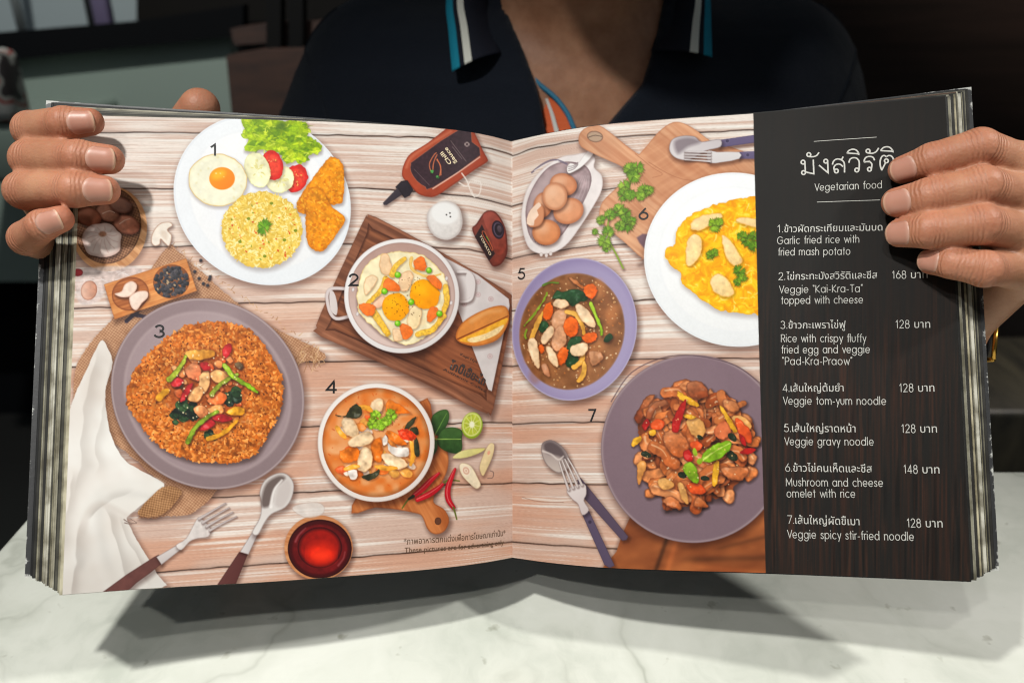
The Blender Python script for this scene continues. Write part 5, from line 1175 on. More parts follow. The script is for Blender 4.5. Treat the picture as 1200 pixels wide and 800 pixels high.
# ---------------------------------------------------------------- lettering printed on the pages
m_tw = mat('light_lettering', tuple(np.array(s2l((206, 204, 196)))*.8), .4)[0]
m_tk = mat('dark_lettering', (.010, .010, .011), .5, .2)[0]
m_tb = mat('brown_lettering', s2l((84, 58, 36)), .5)[0]
m_tc = mat('cream_lettering', s2l((226, 206, 170)), .5)[0]
m_tg = mat('burnt_lettering', s2l((44, 26, 20)), .5)[0]
def lettering(name, sh, body, p0, p1, size, m, parent, thin=0.0, offs=.00013):
    cu = bpy.data.curves.new(name, 'FONT'); cu.body = body; cu.resolution_u = 3; cu.offset = thin
    o = bpy.data.objects.new(name, cu); COL.objects.link(o); bpy.context.view_layer.update()
    me = bpy.data.meshes.new_from_object(o.evaluated_get(bpy.context.evaluated_depsgraph_get()))
    bpy.data.objects.remove(o); bpy.data.curves.remove(cu)
    me.name = name
    V = np.zeros(len(me.vertices)*3, np.float32); me.vertices.foreach_get('co', V); V = V.reshape(-1, 3)
    sg = -1.0 if sh is SHL else 1.0
    a = np.array(find(sh, *p0)); q = np.array(find(sh, *p1)); A = np.array([sg*a[0], a[1]*HPAGE]); Q = np.array([sg*q[0], q[1]*HPAGE])
    e = Q-A; L = np.linalg.norm(e); e = e/L; n = np.array([-e[1], e[0]])
    x0, x1 = V[:, 0].min(), V[:, 0].max()
    XY = A+((V[:, :1]-x0)*(L/(x1-x0)))*e+V[:, 1:2]*size*n
    s = XY[:, 0]*sg; v = XY[:, 1]/HPAGE
    s = np.maximum(s, .0002)
    P = W(sh.pts(s, v)+sh.nrm(s, v)*offs)
    me.vertices.foreach_set('co', P.astype(np.float32).ravel()); me.materials.clear(); me.materials.append(m); me.update()
    o = bpy.data.objects.new(name, me); COL.objects.link(o); o.parent = parent; o.matrix_parent_inverse = root_inv(parent)
    return o
def _arc(cx, cy, r, a0, a1, ry=None, n=14):
    return [(cx+r*math.cos(math.radians(a0+(a1-a0)*i/n)), cy+(ry or r)*math.sin(math.radians(a0+(a1-a0)*i/n))) for i in range(n+1)]
_o = _arc(.5, .5, .5, 0, 360, n=22)
_bow = lambda x, y, r: _arc(x, y, r, 0, 360, n=20)
# a thin geometric sans: strokes per letter (x-height 1) and advance
GLYPH = {' ': ([], .55), 'a': ([_o, [(1, 1), (1, 0)]], 1.28), 'b': ([_o, [(0, 1.5), (0, 0)]], 1.25), 'c': ([_arc(.5, .5, .5, 48, 312)], 1.08), 'd': ([_o, [(1, 1.5), (1, 0)]], 1.28),
 'e': ([[(.02, .48), (.99, .48)]+_arc(.5, .5, .5, 0, 315)[1:]], 1.22), 'f': ([[(.22, 0), (.22, 1.2)]+_arc(.47, 1.2, .25, 180, 85, .3)[1:], [(0, 1), (.48, 1)]], .58), 'g': ([_o, [(1, 1), (1, -.05)]+_arc(.5, -.05, .5, 0, -160, .42)[1:]], 1.28),
 'h': ([[(0, 1.5), (0, 0)], _arc(.4, .58, .4, 180, 0, .42)+[(.8, 0)]], 1.06), 'i': ([[(0, 1), (0, 0)], [(0, 1.36), (0, 1.48)]], .28), 'l': ([[(0, 1.5), (0, 0)]], .28), 'm': ([[(0, 1), (0, 0)], _arc(.36, .62, .36, 180, 0, .38)+[(.72, 0)], _arc(1.08, .62, .36, 180, 0, .38)+[(1.44, 0)]], 1.7),
 'n': ([[(0, 1), (0, 0)], _arc(.4, .58, .4, 180, 0, .42)+[(.8, 0)]], 1.06), 'o': ([_o], 1.25), 'p': ([_o, [(0, 1), (0, -.45)]], 1.25), 'r': ([[(0, 1), (0, 0)], _arc(.36, .6, .36, 180, 75, .4)], .56),
 's': ([[(.6, .82), (.5, .96), (.32, 1), (.14, .95), (.06, .78), (.14, .6), (.32, .52), (.52, .44), (.62, .26), (.54, .07), (.32, 0), (.1, .05), (0, .2)]], .86), 't': ([[(.22, 1.4), (.22, 0)], [(0, 1), (.46, 1)]], .62),
 'u': ([[(0, 1), (0, .42)]+_arc(.4, .42, .4, 180, 360, .42)[1:]+[(.8, 1)]], 1.06), 'v': ([[(0, 1), (.4, 0), (.8, 1)]], .92), 'w': ([[(0, 1), (.34, 0), (.66, .95), (.98, 0), (1.32, 1)]], 1.46), 'y': ([[(0, 1), (.42, .02)], [(.82, 1), (.22, -.45)]], .94), 'z': ([[(0, 1), (.7, 1), (0, 0), (.7, 0)]], .9),
 'V': ([[(0, 1.42), (.55, 0), (1.1, 1.42)]], 1.16), 'G': ([_arc(.72, .71, .72, 40, 360, .72, 24)+[(.8, .71)]], 1.7), 'K': ([[(0, 1.42), (0, 0)], [(.86, 1.42), (.04, .66), (.92, 0)]], 1.12), 'T': ([[(0, 1.42), (.9, 1.42)], [(.45, 1.42), (.45, 0)]], 1.02), 'M': ([[(0, 0), (.06, 1.42), (.72, .2), (1.38, 1.42), (1.44, 0)]], 1.72),
 'R': ([[(0, 0), (0, 1.42), (.5, 1.42)]+_arc(.5, 1.04, .4, 90, -90, .38)[1:]+[(0, .66)], [(.46, .66), (.92, 0)]], 1.14), 'P': ([[(0, 0), (0, 1.42), (.5, 1.42)]+_arc(.5, 1.02, .42, 90, -90, .4)[1:]+[(0, .62)]], 1.1),
 '-': ([[(0, .46), (.44, .46)]], .66), '.': ([[(0, 0), (0, .12)]], .32), '“': ([[(0, 1.46), (.06, 1.2)], [(.2, 1.46), (.26, 1.2)]], .5), '”': ([[(.06, 1.46), (0, 1.2)], [(.26, 1.46), (.2, 1.2)]], .5),
 '1': ([[(0, 1.1), (.3, 1.42), (.3, 0)]], .66), '2': ([_arc(.42, 1.02, .4, 165, -40, .4)+[(0, 0), (.86, 0)]], 1.08), '3': ([_arc(.4, 1.06, .36, 150, -80, .36)+_arc(.4, .37, .42, 85, -155, .37)], 1.04), '4': ([[(.72, 0), (.72, 1.42), (0, .36), (.96, .36)]], 1.16),
 '5': ([[(.74, 1.42), (.2, 1.42), (.1, .78)]+_arc(.4, .46, .44, 125, -150, .46)], 1.04), '6': ([_bow(.44, .44, .44), [(.06, .64), (.6, 1.42)]], 1.06), '7': ([[(0, 1.42), (.82, 1.42), (.26, 0)]], 1.0), '8': ([_bow(.44, 1.06, .36), _bow(.44, .37, .43)], 1.06)}
def ribbons(name, sh, lines, wid, m, parent):
    """thin printed strokes; lines are (s, v) polylines in metres along the sheet"""
    V = []; F = []
    for k, L in enumerate(lines):
        L = np.array(L, float); fine = [L[0]]
        for i in range(len(L)-1):
            m_ = max(1, int(np.linalg.norm(L[i+1]-L[i])/.0009)); fine += [L[i]+(L[i+1]-L[i])*j/m_ for j in range(1, m_+1)]
        L = np.array(fine); d = np.gradient(L, axis=0); d /= np.linalg.norm(d, axis=1)[:, None]+1e-12; closed = np.linalg.norm(L[0]-L[-1]) < 1e-7
        if closed: t = (L[1]-L[-2]); d[0] = d[-1] = t/np.linalg.norm(t)
        else: L[0] -= d[0]*wid*.6; L[-1] += d[-1]*wid*.6
        sharp = np.ones(len(L))
        for i in range(1, len(L)-1):
            a_ = L[i]-L[i-1]; b_ = L[i+1]-L[i]; c = (a_@b_)/(np.linalg.norm(a_)*np.linalg.norm(b_)+1e-15); sharp[i] = min(2.2, 1/max(.3, math.sqrt(max((1+c)/2, .01))))
        nn = np.stack([-d[:, 1], d[:, 0]], 1)*(wid*sharp)[:, None]; b0 = len(V); Q = np.concatenate([L-nn, L+nn]); n = len(L)
        P = sh.pts(Q[:, 0], Q[:, 1]/HPAGE)+sh.nrm(Q[:, 0], Q[:, 1]/HPAGE)*(.00014+.000004*(k % 6)); V += [tuple(p) for p in W(P)]
        F += [[b0+i, b0+i+1, b0+n+i+1, b0+n+i] for i in range(n-1)]
    if sh is SHL: F = [f[::-1] for f in F]
    o = mesh_obj(name, V, F, m, parent, smooth=False); return o
def stroke_text(name, sh, body, p0, p1, size, wid, m, parent):
    x = 0; L = []
    for ch in body:
        g, adv = GLYPH[ch]; adv = .85 if ch == ' ' else adv+.16; L += [[(px+x, py) for px, py in l] for l in g]; x += adv
    allx = [p[0] for l in L for p in l]; x0, x1 = min(allx), max(allx); sg = -1.0 if sh is SHL else 1.0
    a = np.array(find(sh, *p0)); q = np.array(find(sh, *p1)); A = np.array([sg*a[0], a[1]*HPAGE]); Q = np.array([sg*q[0], q[1]*HPAGE]); e = Q-A; Ln = np.linalg.norm(e); e /= Ln; n = np.array([-e[1], e[0]])
    out = []
    for l in L:
        XY = np.array([A+(px-x0)/(x1-x0)*Ln*e+py*size*n for px, py in l]); XY[:, 0] *= sg; out.append(XY)
    return ribbons(name, sh, out, wid, m, parent)
def rule(sh, p0, p1, wid, m, parent, name='printed_rule'):
    a = find(sh, *p0); b = find(sh, *p1); k = np.linspace(0, 1, 12)[:, None]
    return ribbons(name, sh, [np.array([a[0], a[1]*HPAGE])*(1-k)+np.array([b[0], b[1]*HPAGE])*k], wid, m, parent)
def title(sh, m, parent):
    c = lambda x, y: [(x+20*math.cos(t), y+20*math.sin(t)) for t in np.linspace(0, 2*math.pi, 17)]
    S = lambda *p: [tuple(q) for q in curve(p, 5, False)]
    L = [c(98, 358), [(117, 352), (122, 455)], c(103, 467), [(122, 460), (210, 480), (205, 336)], c(158, 280), S((158, 300), (200, 302), (238, 290), (262, 260)),
         c(335, 348), [(354, 345), (359, 470), (268, 392)], S((405, 380), (412, 356), (432, 333), (462, 325), (498, 334), (524, 360), (530, 400), (530, 462)), [(496, 338), (514, 305)], c(445, 450), S((427, 446), (419, 420), (428, 396), (452, 380), (482, 380), (512, 402)),
         S((576, 360), (588, 328), (620, 312), (656, 318), (680, 346), (684, 390), (680, 440)), c(658, 440), S((555, 263), (578, 236), (618, 224), (656, 236), (682, 272))+[(555, 263)],
         S((842, 336), (826, 308), (795, 299), (758, 306), (738, 330), (735, 355))+[(790, 352)]+S((790, 352), (812, 372), (814, 400), (808, 432)), c(790, 432), c(775, 243), S((775, 263), (818, 266), (858, 250), (884, 214)),
         S((918, 440), (903, 396), (902, 345), (916, 305), (940, 289), (966, 301))+S((966, 301), (990, 290), (1016, 294), (1036, 318), (1042, 360), (1042, 440)), c(966, 345), [(958, 364), (918, 440)], S((905, 239), (932, 209), (970, 198), (1006, 208), (1038, 245))+[(905, 239)]]
    out = []
    for l in L:
        q = []
        for x, y in l:
            s_, v_ = find(sh, 930+x/8.892, 150+y/8.892); q.append((s_, v_*HPAGE))
        if l[0] == l[-1]: q[-1] = q[0]
        out.append(q)
    return ribbons('printed_title', sh, out, .00034, m, parent)
def write_lettering(left, right):
    for t, x, y, w_ in (('1', 247.6, 182, 4.4), ('2', 409.6, 334.2, 10), ('3', 181.4, 394.8, 10.4), ('4', 382.8, 460, 11)):
        stroke_text('printed_number', SHL, t, (x, y), (x+w_, y), .0039, .00046, m_tk, left)
    for t, x, y, w_ in (('5', 607.4, 326.8, 7), ('6', 749.2, 256.8, 9.6), ('7', 690.2, 493, 7.6)):
        stroke_text('printed_number', SHR, t, (x, y), (x+w_, y), .0039, .00046, m_tk, right)
    lettering('printed_sauce_label', SHL, 'Chili', (529.5, 191), (518.6, 177.5), .0031, m_tc, left, .012)
    lettering('printed_sauce_label', SHL, 'Sauce', (536.0, 190), (523.6, 172.5), .0031, m_tc, left, .012)
    lettering('printed_bottle_label', SHL, 'TOMATO', (561.4, 276.5), (573.6, 299.5), .0021, m_tc, left)
    lettering('printed_tray_mark', SHL, 'โกปี๊เฮี้ยะไถ', (525.5, 431.4), (567.2, 451.6), .0060, m_tg, left, .03)
    lettering('printed_tray_mark', SHL, 'Kopi Hya', (539, 416), (558.6, 425.4), .0018, m_tg, left)
    lettering('printed_tray_mark', SHL, 'Authentic Coffee', (519, 433.4), (568.5, 459.6), .0018, m_tg, left)
    lettering('printed_caption', SHL, '*ภาพอาหารตกแต่งเพื่อการโฆษณาเท่านั้น*', (473, 637.6), (592, 627), .0040, m_tb, left)
    lettering('printed_caption', SHL, 'These pictures are for advertising only', (474, 647.4), (590, 637.6), .0036, m_tb, left)
    title(SHR, m_tw, right)
    T = [('printed_subtitle', 'Vegetarian food', 955, 223.8, 1033, 220.6, .0047, 0),
     ('printed_dish_name', '1.ข้าวผัดกระเทียมและมันบด', 911.4, 272.4, 1034, 270.2, .0049, -.004), ('printed_dish_line', 'Garlic fried rice with', 911, 286, 1006.5, 284.2, .0047, 0), ('printed_dish_line', 'fried mash potato', 912, 299.4, 996, 298.4, .0047, 0),
     ('printed_dish_name', '2.ไข่กระทะมังสวิรัติและชีส', 912.6, 328, 1028, 326.2, .0049, -.004), ('printed_price', '168 บาท', 1046, 326.4, 1087, 325.6, .0050, 0), ('printed_dish_line', 'Veggie “Kai-Kra-Ta”', 913.4, 343.4, 1010.6, 342, .0047, 0), ('printed_dish_line', 'topped with cheese', 915.7, 356, 1011, 355.2, .0047, 0),
     ('printed_dish_name', '3.ข้าวกะเพราไข่ฟู', 915, 385, 991, 384.4, .0049, -.004), ('printed_price', '128 บาท', 1050, 384.2, 1090, 384, .0050, 0), ('printed_dish_line', 'Rice with crispy fluffy', 915.5, 400.6, 1015, 400.4, .0047, 0), ('printed_dish_line', 'fried egg and veggie', 916, 413.8, 1019, 413.4, .0047, 0), ('printed_dish_line', '“Pad-Kra-Praow”', 917, 427.2, 998.4, 427.2, .0047, 0),
     ('printed_dish_name', '4.เส้นใหญ่ต้มยำ', 917.6, 458.8, 988.6, 458.4, .0049, -.004), ('printed_price', '128 บาท', 1054.5, 458.8, 1095, 458.6, .0050, 0), ('printed_dish_line', 'Veggie tom-yum noodle', 918, 473.6, 1038, 474, .0047, 0),
     ('printed_dish_name', '5.เส้นใหญ่ราดหน้า', 919.3, 505.6, 1002.6, 506.2, .0049, -.004), ('printed_price', '128 บาท', 1057, 506.4, 1098, 506.6, .0050, 0), ('printed_dish_line', 'Veggie gravy noodle', 919.7, 521.2, 1023.5, 521.6, .0047, 0),
     ('printed_dish_name', '6.ข้าวไข่คนเห็ดและชีส', 920.6, 552, 1021.8, 553.2, .0049, -.004), ('printed_price', '148 บาท', 1059.6, 554, 1101, 554.4, .0050, 0), ('printed_dish_line', 'Mushroom and cheese', 921.4, 569, 1034.5, 569.8, .0047, 0), ('printed_dish_line', 'omelet with rice', 922.3, 582.2, 1002, 582.6, .0047, 0),
     ('printed_dish_name', '7.เส้นใหญ่ผัดขี้เมา', 923, 613, 1007.3, 615, .0049, -.004), ('printed_price', '128 บาท', 1063.5, 617, 1104.7, 617.6, .0050, 0), ('printed_dish_line', 'Veggie spicy stir-fried noodle', 923, 629.8, 1070.7, 633, .0047, 0)]
    SW = .000148
    for nm, body, x0, y0, x1, y1, sz, th in T:
        if nm == 'printed_dish_name':
            nw_ = 5.6 if body[0] == '1' else 7.0; f = 8/(x1-x0); stroke_text('printed_dish_number', SHR, body[:2], (x0, y0), (x0+nw_, y0+(y1-y0)*f), .00255, SW, m_tw, right)
            lettering(nm, SHR, body[2:], (x0+nw_+2.0, y0+(y1-y0)*f), (x1, y1), sz, m_tw, right)
        elif nm == 'printed_price':
            f = .44; stroke_text(nm, SHR, body[:3], (x0, y0), (x0+15.5, y0+(y1-y0)*f), .00255, SW, m_tw, right); lettering('printed_currency', SHR, body[4:], (x0+21.5, y0+(y1-y0)*.5), (x1, y1), sz, m_tw, right)
        else: stroke_text(nm, SHR, body, (x0, y0), (x1, y1), .00250, SW, m_tw, right)
    rule(SHR, (954, 166), (1027, 161), .00013, m_tw, right); rule(SHR, (957.5, 237), (1031, 234.5), .00013, m_tw, right)
# ---------------------------------------------------------------- the person
# finger joints: knuckle, middle joint, end joint, tip, with radii in metres
LH = [([(75, 178, .440), (37, 152, .388), (76, 145, .3735), (105, 143, .3745)], (.0095, .0088, .0079, .0064)),
      ([(70, 208, .440), (35, 186, .381), (93, 185, .3665), (128, 187, .3685)], (.0098, .0090, .0081, .0067)),
      ([(66, 240, .437), (28, 223, .377), (88, 222, .3625), (123, 223, .3655)], (.0095, .0088, .0080, .0066)),
      ([(92, 298, .428), (31, 279, .373), (50, 264, .360), (70, 257, .3585)], (.0085, .0079, .0070, .0060))]
RH = [([(1226, 206, .374), (1148, 173, .360), (1092, 188, .366), (1058, 199, .3745)], (.0096, .0087, .0079, .0065)),
      ([(1232, 242, .373), (1152, 218, .355), (1088, 230, .3615), (1051, 237, .3705)], (.0098, .0090, .0082, .0068)),
      ([(1226, 278, .374), (1150, 263, .352), (1088, 270, .3585), (1055, 273, .3685)], (.0095, .0088, .0080, .0066)),
      ([(1206, 312, .377), (1154, 315, .353), (1116, 308, .3575), (1092, 306, .3655)], (.0085, .0080, .0070, .0061))]
def W3(L): return [at(*p) for p in L]
LTH = (W3([(130, 300, .455), (172, 216, .455), (212, 158, .447), (234, 127, .4385)]), (.014, .0115, .0112, .0108))
RTH = (W3([(1090, 330, .455), (1050, 250, .462), (1010, 190, .462), (985, 160, .455)]), (.014, .0115, .0112, .0108))
LWR, RWR = at(150, 352, .440), at(1084, 394, .440)
LEL, REL = np.array([-.20, .63, .755]), np.array([.285, .63, .755])
LSH, RSH = np.array([-.105, .70, .975]), np.array([.215, .70, .975])

def hand_sdf(fingers, thumb, wrist, elbow):
    ch = [(W3(J), R_) for J, R_ in fingers]+[thumb]
    kn = [c[0][0] for c in ch[:4]]
    fore = wrist+(elbow-wrist)*.28
    def one(P, J, R_):
        d = None
        for i in range(3):
            c = cap_sdf(P, J[i], J[i+1], R_[i], R_[i+1]); d = c if d is None else smin(d, c, .0016)
        return d
    def f(P):
        d = None
        for J, R_ in ch:
            q = one(P, J, R_); d = q if d is None else smin(d, q, .0026)
        pal = None
        for k in range(4):
            q = cap_sdf(P, kn[k]+(wrist-kn[k])*.08, wrist+(kn[k]-kn[1])*.28, .0105, .015); pal = q if pal is None else smin(pal, q, .012)
        for k in range(3):
            pal = smin(pal, cap_sdf(P, kn[k], kn[k+1], .0105, .0105), .008)
            wa, wb = ch[k][0][0]*.62+ch[k][0][1]*.38, ch[k+1][0][0]*.62+ch[k+1][0][1]*.38
            pal = smin(pal, cap_sdf(P, wa, wb, .0088, .0088), .006)
        pal = smin(pal, cap_sdf(P, thumb[0][0], wrist, .014, .017), .014)
        pal = smin(pal, cap_sdf(P, thumb[0][0], kn[0], .009, .009), .014)
        pal = smin(pal, cap_sdf(P, wrist, fore, .0245, .027), .016)
        return smin(d, pal, .006)
    return f, ch, fore

m_skin, nt, b = mat('skin', rough=.5, spec=.35)
tc = node(nt, 'ShaderNodeTexCoord'); at_f = node(nt, 'ShaderNodeAttribute', attribute_name='flush'); at_c = node(nt, 'ShaderNodeAttribute', attribute_name='crease'); at_a = node(nt, 'ShaderNodeAttribute', attribute_name='along')
n1 = node(nt, 'ShaderNodeTexNoise', i_Scale=60.0, i_Detail=7.0, i_Roughness=.62); n2 = node(nt, 'ShaderNodeTexNoise', i_Scale=430.0, i_Detail=3.0); n3 = node(nt, 'ShaderNodeTexVoronoi', i_Scale=900.0)
for n in (n1, n2, n3): nt.links.new(tc.outputs['Object'], n.inputs['Vector'])
r = ramp(nt, [(.35, s2l((163, 113, 84))), (.65, s2l((185, 135, 104)))]); nt.links.new(n1.outputs[0], r.inputs[0])
mx = node(nt, 'ShaderNodeMix', data_type='RGBA'); mx.inputs[7].default_value = (*s2l((178, 106, 84)), 1); nt.links.new(at_f.outputs['Fac'], mx.inputs[0]); nt.links.new(r.outputs[0], mx.inputs[6])
nt.links.new(mx.outputs[2], b.inputs['Base Color'])
b.inputs['Subsurface Weight'].default_value = .25; b.inputs['Subsurface Radius'].default_value = (1, .35, .18); b.inputs['Subsurface Scale'].default_value = .004
# creases run across the finger at its joints
nj = node(nt, 'ShaderNodeTexNoise', i_Scale=160.0, i_Detail=2.0); nt.links.new(tc.outputs['Object'], nj.inputs['Vector'])
w1 = node(nt, 'ShaderNodeMath', operation='MULTIPLY_ADD', i_1=3300.0); nt.links.new(at_a.outputs['Fac'], w1.inputs[0])
wj = node(nt, 'ShaderNodeMath', operation='MULTIPLY', i_1=9.0); nt.links.new(nj.outputs[0], wj.inputs[0]); nt.links.new(wj.outputs[0], w1.inputs[2])
w2 = node(nt, 'ShaderNodeMath', operation='SINE'); nt.links.new(w1.outputs[0], w2.inputs[0])
w3 = node(nt, 'ShaderNodeMath', operation='MULTIPLY'); nt.links.new(w2.outputs[0], w3.inputs[0]); nt.links.new(at_c.outputs['Fac'], w3.inputs[1])
w4 = node(nt, 'ShaderNodeMath', operation='MULTIPLY_ADD', i_1=.55); nt.links.new(n3.outputs['Distance'], w4.inputs[0]); nt.links.new(w3.outputs[0], w4.inputs[2])
w5 = node(nt, 'ShaderNodeMath', operation='MULTIPLY_ADD', i_1=.9); nt.links.new(n2.outputs[0], w5.inputs[0]); nt.links.new(w4.outputs[0], w5.inputs[2])
bump(nt, b, w5.outputs[0], .5, .00034)

def body_core(P, grow=0.0):
    q = np.abs((P[:, 0]-.055)); z = P[:, 2]
    zz = np.array([.42, .55, .70, .85, .93, .985, 1.015, 1.035, 1.06]); 
    hw = np.interp(z, zz, [.165, .160, .165, .185, .190, .165, .128, .085, .058])+grow
    hd = np.interp(z, zz, [.125, .120, .118, .118, .112, .096, .080, .066, .052])+grow
    cy = np.interp(z, zz, [.72, .72, .715, .705, .70, .702, .708, .712, .716])
    k = (np.abs(q/hw)**2.5+np.abs((P[:, 1]-cy)/hd)**2.5+1e-9)**(1/2.5)
    d = (k-1)*np.minimum(hw, hd)*.8
    return np.maximum(d, np.maximum(z-1.06, .42-z))
def arms(P, grow=0.0, full=True):
    d = None
    for sh, el in ((LSH, LEL), (RSH, REL)):
        c = cap_sdf(P, sh, el, .052+grow, .044+grow); d = c if d is None else np.minimum(d, c)
    return d
HEAD = np.array([.035, .56, 1.222])
def body_sdf(P):
    d = smin(body_core(P), arms(P), .04)
    for el, wr in ((LEL, LWR), (REL, RWR)): d = smin(d, cap_sdf(P, el, wr+(el-wr)*.12, .042, .0262), .02)
    nk = cap_sdf(P, (.055, .722, .985), (.040, .60, 1.165), .062, .055)
    d = smin(d, nk, .03)
    for sx in (-1, 1):   # the cords of the neck and the collar bones
        d = smin(d, cap_sdf(P, (.055+sx*.012, .645, 1.008), (.045+sx*.040, .60, 1.12), .009, .012), .018)
        d = smin(d, cap_sdf(P, (.055+sx*.016, .640, 1.004), (.055+sx*.07, .665, 1.008), .009, .008), .022)
    hd = ell_sdf(P, HEAD+[0, .01, .02], (.076, .095, .105)); jaw = ell_sdf(P, HEAD+[0, -.035, -.055], (.056, .055, .06)); hd = smin(hd, jaw, .04)
    hd = smin(hd, cap_sdf(P, HEAD+[0, -.095, .02], HEAD+[0, -.108, -.02], .007, .013), .015)
    for sx in (-1, 1):
        hd = smin(hd, ell_sdf(P, HEAD+[sx*.078, .015, -.005], (.009, .02, .032)), .006)
        hd = np.maximum(hd, -(np.linalg.norm(P-(HEAD+[sx*.03, -.096, .015]), axis=1)-.012)) 
    return smin(d, hd, .025)

def build_person():
    parts = []
    V, F = surface_nets(body_sdf, (-.30, .36, .42), (.40, .86, 1.38), .008); parts.append((V, F, np.zeros(len(V)), np.zeros(len(V)), np.zeros(len(V))))
    chains = []
    for fg, th, wr, el in ((LH, LTH, LWR, LEL), (RH, RTH, RWR, REL)):
        f, ch, fore = hand_sdf(fg, th, wr, el)
        A = np.concatenate([np.array(c[0]) for c in ch]+[[wr], [fore]]); 
        V, F = surface_nets(f, A.min(0)-.03, A.max(0)+.03, .00125, 3)
        fl = np.zeros(len(V)); cr = np.zeros(len(V)); al = np.zeros(len(V)); best = np.full(len(V), 1e9); per = []
        for J, R_ in ch:
            J = [np.asarray(j) for j in J]; L0 = 0; own = np.full(len(V), 1e9)
            for i in range(3):
                e = J[i+1]-J[i]; l = np.linalg.norm(e); t = np.clip((V-J[i])@e/(l*l), 0, 1); d = np.linalg.norm(V-J[i]-t[:, None]*e, axis=1)
                own = np.minimum(own, d-R_[i]); k = d < best; best = np.where(k, d, best); x = L0+t*l; al = np.where(k, x, al); L0 += l
            per.append(own)
            for i, wgt in ((1, 1.0), (2, .8)):
                d = np.linalg.norm(V-J[i], axis=1); cr = np.maximum(cr, wgt*np.exp(-(np.clip(d-R_[i]*.93, 0, 1)/.0027)**2)); fl = np.maximum(fl, .55*np.exp(-(d/.013)**2))
            fl = np.maximum(fl, .75*np.exp(-(np.linalg.norm(V-J[3], axis=1)/.012)**2))
        two = np.sort(np.array(per), 0); cr = cr*np.clip((two[1]-two[0]-.0006)/.003, 0, 1)
        parts.append((V, F, fl, cr, al)); chains.append((f, ch))
    n = 0; VV = []; FF = []; at3 = [[], [], []]
    for V, F, a, b_, c in parts:
        VV.append(V); FF.append(F+n); n += len(V)
        for q, x in zip(at3, (a, b_, c)): q.append(x)
    person = mesh_obj('person', np.concatenate(VV), np.concatenate(FF), m_skin)
    for nm, q in zip(('flush', 'crease', 'along'), at3): attr(person, nm, np.concatenate(q))
    tag(person, 'person in a navy polo shirt holding the open menu up with both hands', 'person')
    # fingernails
    m_nail, nt, b = mat('fingernail', rough=.38, spec=.4); a = node(nt, 'ShaderNodeAttribute', attribute_name='nail')
    r = ramp(nt, [(0, s2l((198, 156, 138))), (.16, s2l((184, 132, 113))), (.84, s2l((186, 134, 115))), (.92, s2l((204, 158, 134))), (1, s2l((214, 182, 154)))]); nt.links.new(a.outputs['Fac'], r.inputs[0]); nt.links.new(r.outputs[0], b.inputs['Base Color'])
    b.inputs['Subsurface Weight'].default_value = .15; b.inputs['Subsurface Radius'].default_value = (1, .4, .3); b.inputs['Subsurface Scale'].default_value = .002
    for f, ch in chains:
        for ci, (J, R_) in enumerate(ch):
            J = [np.asarray(j) for j in J]; d = J[3]-J[2]; d /= np.linalg.norm(d)
            pn = np.cross(J[2]-J[1], J[3]-J[2])
            out = (J[2]-(J[1]+J[3])/2) if ci < 4 else np.array([.2, 1.0, .25]); lens = np.array([0, 0, CAM_Z])-J[3]
            if ci < 4: out = lens/np.linalg.norm(lens)+.25*out/np.linalg.norm(out)
            nrm = out-d*(out@d); nrm /= np.linalg.norm(nrm); bi = np.cross(d, nrm)
            Rr = R_[3]; Lb, Lf = Rr*1.20, Rr*.80; nu, nw = 17, 15; V = []; t_ = []
            for w_ in np.linspace(0, 1, nw):
                for u_ in np.linspace(-1, 1, nu):
                    # rounded outline: the cuticle end and the free edge curve away at the sides
                    k_ = 1-math.sqrt(max(0, 1-(.93*u_)**2)); x = -Lb*(1-.62*k_)+w_*((Lb+Lf)-(.62*Lb+.85*Lf)*k_)
                    ph = u_*math.radians(50); V.append(J[3]+d*x+(nrm*math.cos(ph)+bi*math.sin(ph))*Rr*1.0); t_.append(w_)
            V = np.array(V)
            # settle the plate on the finger: march along the plate normal to the skin
            for _ in range(12):
                e = 2e-4; dd = f(V); g = np.stack([(f(V+e*np.eye(3)[i])-f(V-e*np.eye(3)[i]))/(2*e) for i in range(3)], 1); g /= np.linalg.norm(g, axis=1)[:, None]+1e-9
                V = V-g*dd[:, None]*.8
            U = np.abs(np.tile(np.linspace(-1, 1, nu), nw)); tt = np.array(t_); lift = .00022-.00021*np.maximum(U**4, (np.clip(.14-tt, 0, 1)/.14)**2)
            lift = lift+np.clip(tt-.82, 0, 1)/.18*.0003
            V = V+g*lift[:, None]
            F = [[i*nu+j, i*nu+j+1, (i+1)*nu+j+1, (i+1)*nu+j] for i in range(nw-1) for j in range(nu-1)]
            Vb = V-g*.0007; nb_ = len(V); ring = [j for j in range(nu)]+[i*nu+nu-1 for i in range(1, nw)]+[(nw-1)*nu+j for j in range(nu-2, -1, -1)]+[i*nu for i in range(nw-2, 0, -1)]
            F = F+[[x+nb_ for x in q[::-1]] for q in F]+[[ring[(i+1) % len(ring)], ring[i], ring[i]+nb_, ring[(i+1) % len(ring)]+nb_] for i in range(len(ring))]
            o = mesh_obj('fingernail', np.concatenate([V, Vb]), F, m_nail, person); attr(o, 'nail', np.concatenate([tt, tt]))
    # clothing
    m_shirt, nt, b = mat('navy_pique', rough=.85, spec=.2); tc = node(nt, 'ShaderNodeTexCoord')
    n1 = node(nt, 'ShaderNodeTexNoise', i_Scale=1400.0, i_Detail=2.0); n2 = node(nt, 'ShaderNodeTexNoise', i_Scale=9.0, i_Detail=3.0)
    for n in (n1, n2): nt.links.new(tc.outputs['Object'], n.inputs['Vector'])
    r = ramp(nt, [(.3, (.0035, .006, .012)), (.7, (.0055, .009, .018))]); nt.links.new(n1.outputs[0], r.inputs[0]); nt.links.new(r.outputs[0], b.inputs['Base Color'])
